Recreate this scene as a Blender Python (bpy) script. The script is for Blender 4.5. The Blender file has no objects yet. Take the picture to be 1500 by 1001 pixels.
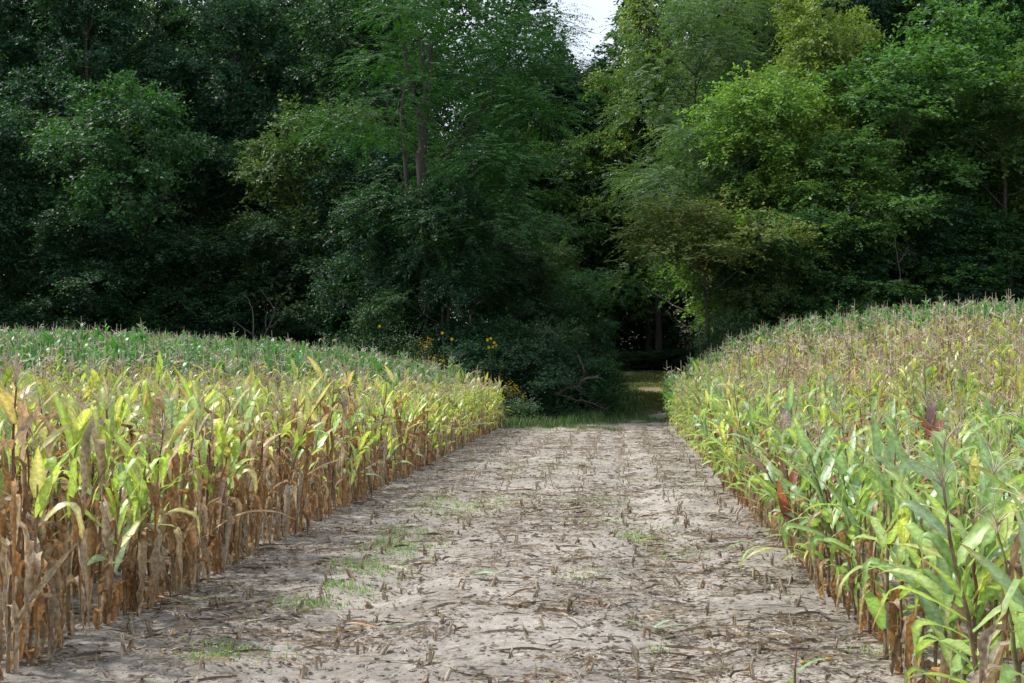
import bpy, math, random
import numpy as np
from mathutils import Vector

# ------------------------------------------------------------------ camera, sky, sun
sc = bpy.context.scene
col = sc.collection
F = 2083.0                 # focal length in pixels of the 1500 px wide photograph (50 mm)
CAMZ, HORIZ = 1.7, 555.0
cam = bpy.data.cameras.new('camera')
cam.lens = 50; cam.sensor_width = 36; cam.clip_start = 0.05; cam.clip_end = 2000
co = bpy.data.objects.new('camera', cam); col.objects.link(co)
co.location = (0, 0, CAMZ)
co.rotation_euler = (math.radians(90) + math.atan((HORIZ - 500.5) / F), 0, 0)
sc.camera = co

SUN_EL, SUN_AZ = math.radians(50), math.radians(-63)      # azimuth from +Y towards +X
w = bpy.data.worlds.new('World'); sc.world = w; w.use_nodes = True
nt = w.node_tree; nt.nodes.clear()
sky = nt.nodes.new('ShaderNodeTexSky'); sky.sky_type = 'NISHITA'; sky.sun_disc = False
sky.sun_elevation = SUN_EL; sky.sun_rotation = SUN_AZ % (2 * math.pi)
sky.dust_density = 1.5; sky.air_density = 1.0; sky.ozone_density = 1.5
tc = nt.nodes.new('ShaderNodeTexCoord')
cn = nt.nodes.new('ShaderNodeTexNoise'); cn.inputs['Scale'].default_value = 2.2; cn.inputs['Detail'].default_value = 6
cr = nt.nodes.new('ShaderNodeValToRGB'); cr.color_ramp.elements[0].position = 0.18; cr.color_ramp.elements[1].position = 0.42
mx = nt.nodes.new('ShaderNodeMix'); mx.data_type = 'RGBA'
mx.inputs[7].default_value = (8.0, 8.6, 9.6, 1)
bg = nt.nodes.new('ShaderNodeBackground'); bg.inputs['Strength'].default_value = 0.10
wo = nt.nodes.new('ShaderNodeOutputWorld')
L = nt.links.new
L(tc.outputs['Generated'], cn.inputs['Vector']); L(cn.outputs['Fac'], cr.inputs['Fac'])
L(cr.outputs['Color'], mx.inputs[0]); L(sky.outputs['Color'], mx.inputs[6])
L(mx.outputs[2], bg.inputs['Color']); L(bg.outputs['Background'], wo.inputs['Surface'])

sl = bpy.data.lights.new('sun', 'SUN'); sl.energy = 4.2; sl.angle = math.radians(4); sl.color = (1.0, 0.95, 0.87)
so = bpy.data.objects.new('sun', sl); col.objects.link(so); so.location = (-30, 30, 40)
sdir = Vector((math.sin(SUN_AZ) * math.cos(SUN_EL), math.cos(SUN_AZ) * math.cos(SUN_EL), math.sin(SUN_EL)))
so.rotation_euler = (-sdir).to_track_quat('-Z', 'Y').to_euler()

sc.view_settings.view_transform = 'Standard'; sc.view_settings.look = 'None'
sc.view_settings.exposure = 0.45; sc.view_settings.gamma = 1
sc.cycles.max_bounces = 6; sc.cycles.diffuse_bounces = 3; sc.cycles.glossy_bounces = 2
sc.cycles.transmission_bounces = 4; sc.cycles.transparent_max_bounces = 4
sc.cycles.caustics_reflective = False; sc.cycles.caustics_refractive = False
sc.cycles.sample_clamp_indirect = 6

rng = np.random.default_rng(7)
U = lambda a, b, n=None: rng.uniform(a, b, n)

# ------------------------------------------------------------------ noise and terrain
def vnoise(x, y, seed=0):
    x = np.asarray(x, float); y = np.asarray(y, float)
    xi = np.floor(x).astype(np.int64); yi = np.floor(y).astype(np.int64)
    fx = x - xi; fy = y - yi
    fx = fx * fx * (3 - 2 * fx); fy = fy * fy * (3 - 2 * fy)
    def h(a, b):
        n = (a * 374761393 + b * 668265263 + seed * 144269) & 0x7fffffff
        n = ((n ^ (n >> 13)) * 1274126177) & 0x7fffffff
        return ((n ^ (n >> 16)) & 0xffff) / 65535.0
    return (h(xi, yi) * (1 - fx) + h(xi + 1, yi) * fx) * (1 - fy) + (h(xi, yi + 1) * (1 - fx) + h(xi + 1, yi + 1) * fx) * fy
def fbm(x, y, seed=0, o=4):
    a, s, t = 0.5, 0.0, 0.0
    for i in range(o):
        s = s + a * vnoise(x * 2 ** i, y * 2 ** i, seed + i * 17); t += a; a *= 0.5
    return s / t
def sst(a, b, x):
    t = np.clip((x - a) / (b - a), 0, 1); return t * t * (3 - 2 * t)
EL = lambda Y: -3.30 + 0.0612 * np.minimum(Y, 90)         # left edge of the lane
ER = lambda Y: 1.52 + 0.0800 * np.minimum(Y, 90)          # right edge of the lane
def ground(x, y, fine=True):
    x = np.asarray(x, float); y = np.asarray(y, float)
    ll = np.maximum(EL(y) - x, 0); lr = np.maximum(x - ER(y) - .11 * np.clip(y - 58, 0, 50), 0)
    z = 2.1 * (1 - np.exp(-ll / 8.5)) * sst(10, 54, y) + 2.9 * (1 - np.exp(-lr / 3.6)) * sst(9, 56, y)
    yy = np.maximum(y - 54, 0)
    z = z + 0.055 * yy * yy / (yy + 12) * np.where(ll > 0, 0.75, 1.0)
    z = z + 0.05 * (vnoise(x * .5, y * .35, 3) - .5)
    inl = sst(-.4, .5, x - EL(y)) * sst(-.4, .5, ER(y) - x)
    z = z - 0.075 * inl * (np.exp(-((x - (EL(y) + 1.55)) / .3) ** 2) + np.exp(-((x - (EL(y) + 3.85)) / .3) ** 2)) * .9
    if fine:
        z = z + 0.050 * (fbm(x * 3.1, y * 3.1, 5) - .5) + 0.034 * (fbm(x * 11, y * 11, 9, 3) - .5)
    return z
def at(px, Y):                                           # X of a photograph column at depth Y
    return (px - 750.0) / F * Y

# ------------------------------------------------------------------ mesh collecting
class Acc:
    def __init__(s): s.V = []; s.F = []; s.C = []; s.M = []; s.n = 0
    def add(s, V, Fq, C, m=0):
        V = np.asarray(V, float); C = np.asarray(C, float)
        if C.ndim == 1: C = np.tile(C, (len(V), 1))
        s.V.append(V); s.F.append(np.asarray(Fq, int) + s.n); s.C.append(C); s.M.append(np.full(len(Fq), m)); s.n += len(V)
    def arr(s):
        if not s.V: return None
        return np.concatenate(s.V), np.concatenate(s.F), np.concatenate(s.C), np.concatenate(s.M)
def mesh_from(name, V, Fq, C, M, mats, smooth=True):
    me = bpy.data.meshes.new(name)
    nf = len(Fq)
    me.vertices.add(len(V)); me.vertices.foreach_set('co', V.astype(np.float32).ravel())
    me.loops.add(nf * 4); me.loops.foreach_set('vertex_index', Fq.astype(np.int32).ravel())
    me.polygons.add(nf)
    me.polygons.foreach_set('loop_start', np.arange(nf, dtype=np.int32) * 4)
    me.polygons.foreach_set('loop_total', np.full(nf, 4, np.int32))
    me.polygons.foreach_set('material_index', M.astype(np.int32))
    me.polygons.foreach_set('use_smooth', np.full(nf, smooth))
    at_ = me.attributes.new('col', 'FLOAT_COLOR', 'POINT')
    at_.data.foreach_set('color', np.concatenate([np.clip(C, 0, 1), np.ones((len(C), 1))], 1).astype(np.float32).ravel())
    for m in mats: me.materials.append(m)
    me.update(calc_edges=True)
    return me
def link(name, me, parent=None):
    o = bpy.data.objects.new(name, me); col.objects.link(o)
    if parent: o.parent = parent
    return o
def accobj(name, acc, mats, parent=None, smooth=True):
    a = acc.arr()
    return link(name, mesh_from(name, *a, mats, smooth), parent)
def tag(o, label, cat, group=None, kind=None):
    o['label'] = label; o['category'] = cat
    if group: o['group'] = group
    if kind: o['kind'] = kind
def thing(name, label, cat, loc, group=None):
    o = bpy.data.objects.new(name, None); col.objects.link(o); o.location = loc; o.empty_display_size = .2
    tag(o, label, cat, group); return o
def grid_faces(n, k):                                    # n rows of k verts
    i = np.arange(n - 1)[:, None] * k + np.arange(k - 1)[None]
    return np.stack([i, i + 1, i + k + 1, i + k], -1).reshape(-1, 4)
def tube(acc, P, R, colr, k=5, m=0):
    P = np.asarray(P, float); n = len(P); R = np.broadcast_to(R, n)
    T = np.gradient(P, axis=0); T /= np.linalg.norm(T, axis=1)[:, None] + 1e-9
    ref = np.array([1., 0, 0]) if abs(T[0][0]) < .8 else np.array([0, 1., 0])
    A = np.cross(T, ref); A /= np.linalg.norm(A, axis=1)[:, None] + 1e-9
    B = np.cross(T, A)
    a = np.linspace(0, 2 * np.pi, k + 1)[:-1]
    V = P[:, None] + R[:, None, None] * (np.cos(a)[None, :, None] * A[:, None] + np.sin(a)[None, :, None] * B[:, None])
    i = np.arange(n - 1)[:, None] * k + np.arange(k)[None]; j = np.arange(n - 1)[:, None] * k + (np.arange(k)[None] + 1) % k
    Fq = np.stack([i, j, j + k, i + k], -1).reshape(-1, 4)
    C = np.asarray(colr, float)
    if C.ndim == 2: C = np.repeat(C, k, axis=0)
    acc.add(V.reshape(-1, 3), Fq, C, m)

# ------------------------------------------------------------------ materials
def new_mat(name):
    m = bpy.data.materials.new(name); m.use_nodes = True
    n = m.node_tree; n.nodes.clear()
    return m, n
def leaf_mat(name, trans, rough, spec, tint=(1.25, 1.2, .5), nscale=60, namp=.35, rnd=0.0, bump=0.0):
    m, n = new_mat(name); N = n.nodes.new; L = n.links.new
    a = N('ShaderNodeAttribute'); a.attribute_name = 'col'
    tcn = N('ShaderNodeTexCoord'); no = N('ShaderNodeTexNoise'); no.inputs['Scale'].default_value = nscale; no.inputs['Detail'].default_value = 3
    L(tcn.outputs['Object'], no.inputs['Vector'])
    mr = N('ShaderNodeMapRange'); mr.inputs['From Min'].default_value = .3; mr.inputs['From Max'].default_value = .7
    mr.inputs['To Min'].default_value = 1 - namp; mr.inputs['To Max'].default_value = 1 + namp
    L(no.outputs['Fac'], mr.inputs['Value'])
    sc_ = N('ShaderNodeVectorMath'); sc_.operation = 'SCALE'
    L(a.outputs['Color'], sc_.inputs[0]); L(mr.outputs['Result'], sc_.inputs['Scale'])
    last = sc_.outputs['Vector']
    if rnd:
        oi = N('ShaderNodeObjectInfo'); hs = N('ShaderNodeHueSaturation')
        r1 = N('ShaderNodeMapRange'); r1.inputs['To Min'].default_value = .5 - rnd * .12; r1.inputs['To Max'].default_value = .5 + rnd * .06
        r2 = N('ShaderNodeMapRange'); r2.inputs['To Min'].default_value = 1 - rnd; r2.inputs['To Max'].default_value = 1 + rnd
        L(oi.outputs['Random'], r1.inputs['Value']); L(oi.outputs['Random'], r2.inputs['Value'])
        L(last, hs.inputs['Color']); L(r1.outputs['Result'], hs.inputs['Hue']); L(r2.outputs['Result'], hs.inputs['Value'])
        last = hs.outputs['Color']
    p = N('ShaderNodeBsdfPrincipled'); p.inputs['Roughness'].default_value = rough; p.inputs['Specular IOR Level'].default_value = spec
    L(last, p.inputs['Base Color'])
    if bump:
        b = N('ShaderNodeBump'); b.inputs['Strength'].default_value = bump; b.inputs['Distance'].default_value = .004
        L(no.outputs['Fac'], b.inputs['Height']); L(b.outputs['Normal'], p.inputs['Normal'])
    out = N('ShaderNodeOutputMaterial')
    if trans > 0:
        t = N('ShaderNodeBsdfTranslucent'); ml = N('ShaderNodeVectorMath'); ml.operation = 'MULTIPLY'; ml.inputs[1].default_value = tint
        L(last, ml.inputs[0]); L(ml.outputs['Vector'], t.inputs['Color'])
        ms = N('ShaderNodeMixShader'); ms.inputs[0].default_value = trans
        L(p.outputs[0], ms.inputs[1]); L(t.outputs[0], ms.inputs[2]); L(ms.outputs[0], out.inputs['Surface'])
    else:
        L(p.outputs[0], out.inputs['Surface'])
    return m
M_LEAF = leaf_mat('corn_leaf', .42, .42, .5, (1.15, 1.2, .66), 40, .28)
M_DRY = leaf_mat('dry_corn_leaf', .28, .75, .2, (1.14, .97, .67), 38, .40, bump=.5)
M_STALK = leaf_mat('corn_stalk', 0, .6, .3, nscale=25, namp=.35)
M_TREE = leaf_mat('tree_leaf', .30, .55, .22, (1.2, 1.4, .4), .35, .25, rnd=.18)
M_HERB = leaf_mat('herb_leaf', .25, .5, .35, (1.3, 1.2, .45), 1.5, .25)
M_PETAL = leaf_mat('petal', .3, .6, .2, (1, 1, .8), 10, .1)
def bark_mat():
    m, n = new_mat('bark'); N = n.nodes.new; L = n.links.new
    a = N('ShaderNodeAttribute'); a.attribute_name = 'col'
    tcn = N('ShaderNodeTexCoord'); mp = N('ShaderNodeMapping'); mp.inputs['Scale'].default_value = (9, 9, 1.6)
    no = N('ShaderNodeTexNoise'); no.inputs['Scale'].default_value = 1.4; no.inputs['Detail'].default_value = 8; no.inputs['Roughness'].default_value = .7
    L(tcn.outputs['Object'], mp.inputs['Vector']); L(mp.outputs['Vector'], no.inputs['Vector'])
    mr = N('ShaderNodeMapRange'); mr.inputs['From Min'].default_value = .3; mr.inputs['From Max'].default_value = .7
    mr.inputs['To Min'].default_value = .55; mr.inputs['To Max'].default_value = 1.5
    L(no.outputs['Fac'], mr.inputs['Value'])
    s = N('ShaderNodeVectorMath'); s.operation = 'SCALE'; L(a.outputs['Color'], s.inputs[0]); L(mr.outputs['Result'], s.inputs['Scale'])
    p = N('ShaderNodeBsdfPrincipled'); p.inputs['Roughness'].default_value = .9; p.inputs['Specular IOR Level'].default_value = .15
    L(s.outputs['Vector'], p.inputs['Base Color'])
    b = N('ShaderNodeBump'); b.inputs['Strength'].default_value = .8; b.inputs['Distance'].default_value = .03
    L(no.outputs['Fac'], b.inputs['Height']); L(b.outputs['Normal'], p.inputs['Normal'])
    o = N('ShaderNodeOutputMaterial'); L(p.outputs[0], o.inputs['Surface'])
    return m
M_BARK = bark_mat()
def soil_mat():
    m, n = new_mat('sandy_soil'); N = n.nodes.new; L = n.links.new
    a = N('ShaderNodeAttribute'); a.attribute_name = 'col'
    tcn = N('ShaderNodeTexCoord')
    def noise(s, d=6, r=.6):
        q = N('ShaderNodeTexNoise'); q.inputs['Scale'].default_value = s; q.inputs['Detail'].default_value = d; q.inputs['Roughness'].default_value = r
        L(tcn.outputs['Object'], q.inputs['Vector']); return q
    n1 = noise(1.1, 5); n2 = noise(14, 7, .7); n3 = noise(90, 3, .7)
    def mr(src, lo, hi, a0=.3, a1=.7):
        q = N('ShaderNodeMapRange'); q.inputs['From Min'].default_value = a0; q.inputs['From Max'].default_value = a1
        q.inputs['To Min'].default_value = lo; q.inputs['To Max'].default_value = hi; L(src.outputs['Fac'], q.inputs['Value']); return q
    m1 = mr(n1, .80, 1.14); m2 = mr(n2, .62, 1.25); m3 = mr(n3, .74, 1.2)
    p1 = N('ShaderNodeMath'); p1.operation = 'MULTIPLY'; L(m1.outputs[0], p1.inputs[0]); L(m2.outputs[0], p1.inputs[1])
    p2 = N('ShaderNodeMath'); p2.operation = 'MULTIPLY'; L(p1.outputs[0], p2.inputs[0]); L(m3.outputs[0], p2.inputs[1])
    s = N('ShaderNodeVectorMath'); s.operation = 'SCALE'; L(a.outputs['Color'], s.inputs[0]); L(p2.outputs[0], s.inputs['Scale'])
    p = N('ShaderNodeBsdfPrincipled'); p.inputs['Roughness'].default_value = .95; p.inputs['Specular IOR Level'].default_value = .1
    L(s.outputs['Vector'], p.inputs['Base Color'])
    ad = N('ShaderNodeMath'); ad.operation = 'ADD'; L(n2.outputs['Fac'], ad.inputs[0]); 
    ml = N('ShaderNodeMath'); ml.operation = 'MULTIPLY'; ml.inputs[1].default_value = .35; L(n3.outputs['Fac'], ml.inputs[0]); L(ml.outputs[0], ad.inputs[1])
    b = N('ShaderNodeBump'); b.inputs['Strength'].default_value = .9; b.inputs['Distance'].default_value = .03
    L(ad.outputs[0], b.inputs['Height']); L(b.outputs['Normal'], p.inputs['Normal'])
    o = N('ShaderNodeOutputMaterial'); L(p.outputs[0], o.inputs['Surface'])
    return m
M_SOIL = soil_mat()

# ------------------------------------------------------------------ ground sheet, split into field, lane and woodland floor
def lines(a, b, step0, growth, sign=1):
    o = [a]; s = step0
    while (o[-1] < b if sign > 0 else o[-1] > b): o.append(o[-1] + sign * s); s *= growth
    return o
ys = lines(5, 62, .030, 1.0045)
ys = [-60, -25, -10, -3, 0, 2, 3.5, 4.5] + ys + lines(ys[-1] + .6, 900, .6, 1.07)
xs = list(np.arange(-4.2, 7.0, .045))
xs = lines(-4.3, -700, .1, 1.11, -1)[::-1] + xs + lines(7.1, 700, .1, 1.11)
xs = np.array(xs); ys = np.array(ys)
GX, GY = np.meshgrid(xs, ys)
GZ = ground(GX, GY)
gv = np.stack([GX, GY, GZ], -1).reshape(-1, 3)
gf = grid_faces(len(ys), len(xs))
x_, y_ = gv[:, 0], gv[:, 1]
inlane_ = (x_ > EL(y_) + .5) & (x_ < ER(y_) + .2)
nn = fbm(x_ * .6, y_ * .5, 31); n_f = fbm(x_ * 2.2, y_ * 2.2, 33)
soil = np.array([.36, .326, .290])[None] * (0.86 + .28 * nn)[:, None]
soil = soil * (1 - .22 * sst(.5, .62, n_f))[:, None] * (1 - .16 * sst(1.6, .3, x_ - EL(y_)))[:, None]  # last factor puts the left corn's shade on the lane edge into the soil colour
track = sum(np.exp(-((x_ - (EL(y_) + q + .1 * np.sin(y_ * .4))) / .4) ** 2) for q in (3.85,))
soil = soil * (1 + .10 * track * sst(48, 30, y_))[:, None]
grassc = np.array([.10, .13, .045])[None] * (0.8 + .5 * n_f)[:, None]
strawc = np.array([.30, .27, .15])[None] * (0.8 + .4 * nn)[:, None]
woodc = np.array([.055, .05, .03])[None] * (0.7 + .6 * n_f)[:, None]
inlane = (x_ > EL(y_) - .2) & (x_ < ER(y_) + .2)
endn = fbm(x_ * .55, y_ * .22, 71, 3)
g1 = sst(49.2, 51.5, y_ + 26 * (endn - .5))[:, None]
g1 = g1 * (1 - .85 * (sst(.50, .56, fbm(x_ * .4, y_ * .16, 72, 3)) * (y_ < 66) * inlane_)[:, None])
far = grassc * (1 - sst(.42, .58, nn)[:, None] * .8) + strawc * (sst(.42, .58, nn)[:, None] * .8)
C = soil * (1 - g1) + np.where((inlane | (x_ > 2))[:, None], far, grassc * .8) * g1
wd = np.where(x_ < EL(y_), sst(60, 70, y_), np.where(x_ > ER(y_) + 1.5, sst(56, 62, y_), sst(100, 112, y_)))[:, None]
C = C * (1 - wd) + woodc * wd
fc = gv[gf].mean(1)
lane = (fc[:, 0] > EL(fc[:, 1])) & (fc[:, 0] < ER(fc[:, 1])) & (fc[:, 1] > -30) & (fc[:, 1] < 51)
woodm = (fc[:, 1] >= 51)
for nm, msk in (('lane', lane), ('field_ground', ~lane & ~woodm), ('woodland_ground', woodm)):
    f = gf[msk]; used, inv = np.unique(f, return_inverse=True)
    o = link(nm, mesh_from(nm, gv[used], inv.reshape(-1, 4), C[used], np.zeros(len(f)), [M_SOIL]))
    o['kind'] = 'structure'
    if nm == 'lane': o['label'] = 'pale sandy lane of harvested corn stubble between the two fields'
    if nm == 'field_ground': o['label'] = 'bare grey sandy soil under the standing corn'
    if nm == 'woodland_ground': o['label'] = 'grassy and shaded ground at the foot of the woods'

# ------------------------------------------------------------------ corn
def mixc(a, b, t):
    t = np.asarray(t)[..., None]; return np.asarray(a) * (1 - t) + np.asarray(b) * t
GREEN = {
    'deep': [(.045, .18, .035), (.065, .215, .04), (.09, .25, .08), (.12, .28, .055)],
    'fresh': [(.18, .32, .09), (.22, .36, .18), (.25, .40, .10), (.25, .37, .23), (.30, .42, .12)],
    'yellow': [(.30, .43, .08), (.37, .48, .10), (.27, .40, .11), (.28, .40, .21), (.45, .48, .14), (.44, .40, .18)],
}
DRYC = [(.34, .20, .10), (.46, .35, .23), (.40, .35, .28), (.34, .21, .11), (.54, .44, .32), (.24, .16, .10), (.42, .25, .11), (.42, .36, .28)]
PURPLE = [(.09, .025, .045), (.24, .04, .035), (.17, .10, .14)]
def leaf(acc, rg, z0, az, Ln, W, th0, bend, kink, colr, tip, edge, n=12, k=4, roll=0.0, dead=False, m=0, x0=0, y0=0, ripple=0.0):
    t = np.linspace(0, 1, n)
    if dead:
        th = th0 + (-1.5 - th0) * sst(.02, rg.uniform(.18, .38), t) + rg.normal(0, .12, n)
        azv = az + np.cumsum(rg.normal(0, .22, n))
    else:
        th = th0 - bend * t ** 1.5
        if kink > 0: th = th - sst(kink, kink + 1.4 / (n - 1), t) * rg.uniform(1.3, 2.3)
        th = np.maximum(th, -1.52)
        azv = az + rg.normal(0, .25) * t
    d = np.stack([np.cos(th) * np.cos(azv), np.cos(th) * np.sin(azv), np.sin(th)], 1)
    P = np.concatenate([[[0, 0, 0]], np.cumsum((d[1:] + d[:-1]) / 2 * (Ln / (n - 1)), 0)]) + np.array([x0, y0, z0])
    low = np.minimum(P[:, 2] - .012, 0)
    P[:, 2] -= low; P[:, 0] += -low * np.cos(az) * .6; P[:, 1] += -low * np.sin(az) * .6
    rl = roll * t + (np.cumsum(rg.normal(0, .28, n)) if dead else rg.normal(0, .3) * t)
    S0 = np.stack([-np.sin(azv), np.cos(azv), np.zeros(n)], 1); N0 = np.cross(d, S0)
    S = S0 * np.cos(rl)[:, None] + N0 * np.sin(rl)[:, None]; N = np.cross(d, S)
    wt = np.clip(.5 + 1.9 * t, 0, 1) * np.clip(1 - t ** 1.9, .02, 1) * W * 1.08
    if dead: wt = wt * (0.7 + .4 * rg.random(n)) * (1.12 - .35 * t)
    s = np.array([-1, -.14, .14, 1.]) if k == 4 else np.array([-1, 0, 1.]) if k == 3 else np.array([-1, 1.])
    fold = (.85 if dead else .22)
    rip = rg.normal(0, ripple, (n, len(s))) * (np.abs(s) > .5) * W
    V = P[:, None] + S[:, None] * (s[None, :, None] * wt[:, None, None] * .5 * (.8 if dead else 1)) - N[:, None] * ((np.abs(s)[None] * wt[:, None] * .5 * -fold + rip)[..., None])
    tt = t[:, None]; c = np.tile(np.asarray(colr, float), (n, len(s), 1))
    c = c * (1 + rg.normal(0, .05, (n, 1, 1)))
    c = mixc(c, np.tile(np.asarray(edge, float), (n, len(s), 1)), (np.abs(s)[None] > .5) * .55 * (.3 + .7 * tt))
    c = mixc(c, np.tile(np.asarray(tip, float), (n, len(s), 1)), np.clip((tt - .72) * 3, 0, 1) * np.ones((1, len(s))))
    if k == 4 and not dead: c[:, 1:3] = c[:, 1:3] * 1.3 + .06
    acc.add(V.reshape(-1, 3), grid_faces(n, len(s)), c.reshape(-1, 3), m)
TYPES = {   # height, leaves, share of dead leaves from below, greens, leaf length, width, tassel chance, purple chance
    'dry':    (1.42, 17, .74, 'yellow', .66, .098, .85, 0),
    'yellow': (1.36, 15, .34, 'yellow', .56, .078, .8, 0),
    'deep':   (1.50, 15, .03, 'deep', .60, .10, .5, .0),
    'fresh':  (1.44, 14, .10, 'fresh', .60, .086, .8, 0),
    'tan':    (1.46, 14, .88, 'yellow', .50, .070, .95, .0),
    'purple': (1.42, 13, .30, 'fresh', .58, .090, .8, .60),
}
def corn(ty, seed, lod):
    """parts of one plant; lod 0 near, 1 middle, 2 far"""
    rg = np.random.default_rng(seed)
    H, nl, dead, gr, LL, WW, tas, pur = TYPES[ty]
    h = H * rg.uniform(.82, 1.08)
    if lod == 1: nl -= 2
    if lod == 2: nl -= 4
    nseg = (13, 7, 5)[lod]; kk = (4, 3, 2)[lod]
    st, gl, dl, ta, ea = Acc(), Acc(), Acc(), Acc(), Acc()
    ns = (12, 6, 3)[lod]
    zz = np.linspace(-.03, h, ns)
    lean = rg.normal(0, .05, 2); wob = rg.normal(0, .006, (ns, 2))
    SP = np.stack([lean[0] * (zz / h) ** 2 * h + wob[:, 0], lean[1] * (zz / h) ** 2 * h + wob[:, 1], zz], 1)
    sc_low = np.array([(.30, .22, .13), (.20, .13, .08), (.26, .20, .15)][rg.integers(3)])
    sc_top = np.array([(.16, .06, .06), (.20, .24, .08), (.24, .16, .10)][rg.integers(3)])
    cs = mixc(np.tile(sc_low, (ns, 1)), np.tile(sc_top, (ns, 1)), np.clip(zz / h * 1.3, 0, 1))
    if lod == 0: cs[::3] *= .6
    rs = np.linspace(.013, .006, ns) * (1 if lod < 2 else 1.15)
    if lod == 0: rs = rs * np.where(np.arange(ns) % 3 == 0, 1.2, 1)
    tube(st, SP, rs, cs, (6, 4, 3)[lod])
    at_ = lambda z: np.array([np.interp(z, zz, SP[:, 0]), np.interp(z, zz, SP[:, 1])])
    az0 = rg.uniform(0, 6.28); dpl = dead + rg.normal(0, .15)
    for i in range(nl):
        f = i / (nl - 1); z = h * (.07 + .86 * f) + rg.normal(0, .02); p = at_(z)
        az = az0 + (i % 2) * math.pi + rg.normal(0, .45)
        isdead = f < dpl + rg.normal(0, .16) or rg.random() < .06
        if isdead:
            c = np.array(DRYC[rg.integers(len(DRYC))]) * rg.uniform(.75, 1.15)
            e = np.array(DRYC[rg.integers(len(DRYC))]) * .8; hang = rg.random() < .85
            Ld = LL * rg.uniform(.8, 1.35)
            if hang: leaf(dl, rg, z, az, min(Ld, z * 1.1 + .12), WW * rg.uniform(.6, 1.15), rg.uniform(.2, 1.1), 0, 0, c, c * .8, e, nseg, min(kk, 3), rg.normal(0, 1.2), True, 0, p[0], p[1], .08)
            else: leaf(dl, rg, z, az, Ld, WW * rg.uniform(.35, .6), rg.uniform(.7, 1.35), rg.uniform(.2, 1.6), rg.choice([0, .5]), c, c * .8, e, nseg, min(kk, 3), rg.normal(0, 1.5), False, 0, p[0], p[1], .1)
        else:
            pal = GREEN[gr]; c = np.array(pal[rg.integers(len(pal))]) * rg.uniform(.85, 1.12)
            if rg.random() < pur: c = np.array(PURPLE[rg.integers(3)])
            if ty in ('dry', 'tan') and rg.random() < .15: c = mixc(c, np.array([.42, .25, .1]), .5)
            e = mixc(c, np.array([.45, .42, .06]), .6) if gr != 'deep' else c
            tp = np.array([(.36, .22, .1), (.42, .40, .08), c][rg.integers(3)])
            Lg = LL * (1.15 - .5 * abs(f - .5) - .22 * f) * rg.uniform(.8, 1.15)
            leaf(gl, rg, z, az, Lg, WW * rg.uniform(.75, 1.1), rg.uniform(.9, 1.4) if (f > .55 or ty == 'deep') else rg.uniform(.5, 1.15), rg.uniform(.2, 1.1) if ty == 'deep' else rg.choice([rg.uniform(.1, .8), rg.uniform(.5, 2.2)]), rg.choice([0, 0, .4, .55, .7]), c, tp, e, nseg, kk, rg.normal(0, .8), False, 0, p[0], p[1], .06)
    tc_ = np.array([(.46, .37, .26), (.38, .31, .22), (.52, .44, .32)][rg.integers(3)])
    if rg.random() < tas:
        top = np.array([SP[-1, 0], SP[-1, 1], h]); rr = (.0035, .006, .010)[lod]
        nb = (9, 6, 4)[lod]
        for j in range(nb):
            a = rg.uniform(0, 6.28); e = .08 if j == 0 else rg.uniform(.25, .75); ln = (.27 if j == 0 else rg.uniform(.13, .2))
            n = (5, 3, 2)[lod]; q = np.linspace(0, 1, n)
            ee = e + (0 if j == 0 else .7) * q ** 2
            D = np.stack([np.sin(ee) * math.cos(a), np.sin(ee) * math.sin(a), np.cos(ee)], 1)
            P = top + np.array([0, 0, 0 if j == 0 else rg.uniform(-.02, .06)]) + np.concatenate([[[0, 0, 0]], np.cumsum(D[1:] * ln / (n - 1), 0)])
            tube(ta, P, np.linspace(rr, rr * .5, n), tc_ * rg.uniform(.8, 1.1), 3)
    if lod < 2 and rg.random() < .5:
        z = h * rg.uniform(.42, .56); a = az0 + rg.choice([0, 3.14]); p = at_(z)
        ln = rg.uniform(.13, .2); e = rg.uniform(.3, .6); q = np.linspace(0, 1, 7)
        D = np.array([math.sin(e) * math.cos(a), math.sin(e) * math.sin(a), math.cos(e)])
        P = np.array([p[0], p[1], z])[None] + q[:, None] * ln * D
        c = np.array([(.42, .32, .19), (.36, .27, .15), (.28, .33, .12)][rg.integers(3)])
        cc = np.tile(c, (7, 1)); cc[-1] = (.10, .06, .04); cc[-2] *= .8
        tube(ea, P, np.array([.010, .021, .024, .023, .019, .012, .004]), cc, 6)
    return {'stalk': st, 'foliage': gl, 'dry_foliage': dl, 'tassel': ta, 'ear': ea}
PMAT = {'stalk': M_STALK, 'foliage': M_LEAF, 'dry_foliage': M_DRY, 'tassel': M_STALK, 'ear': M_DRY}
PIDX = {'stalk': 2, 'foliage': 0, 'dry_foliage': 1, 'tassel': 2, 'ear': 1}
def merged(parts):
    V, Fq, C, M, n = [], [], [], [], 0
    for k, a in parts.items():
        r = a.arr()
        if r is None: continue
        V.append(r[0]); Fq.append(r[1] + n); C.append(r[2]); M.append(np.full(len(r[1]), PIDX[k])); n += len(r[0])
    return np.concatenate(V), np.concatenate(Fq), np.concatenate(C), np.concatenate(M)
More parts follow.
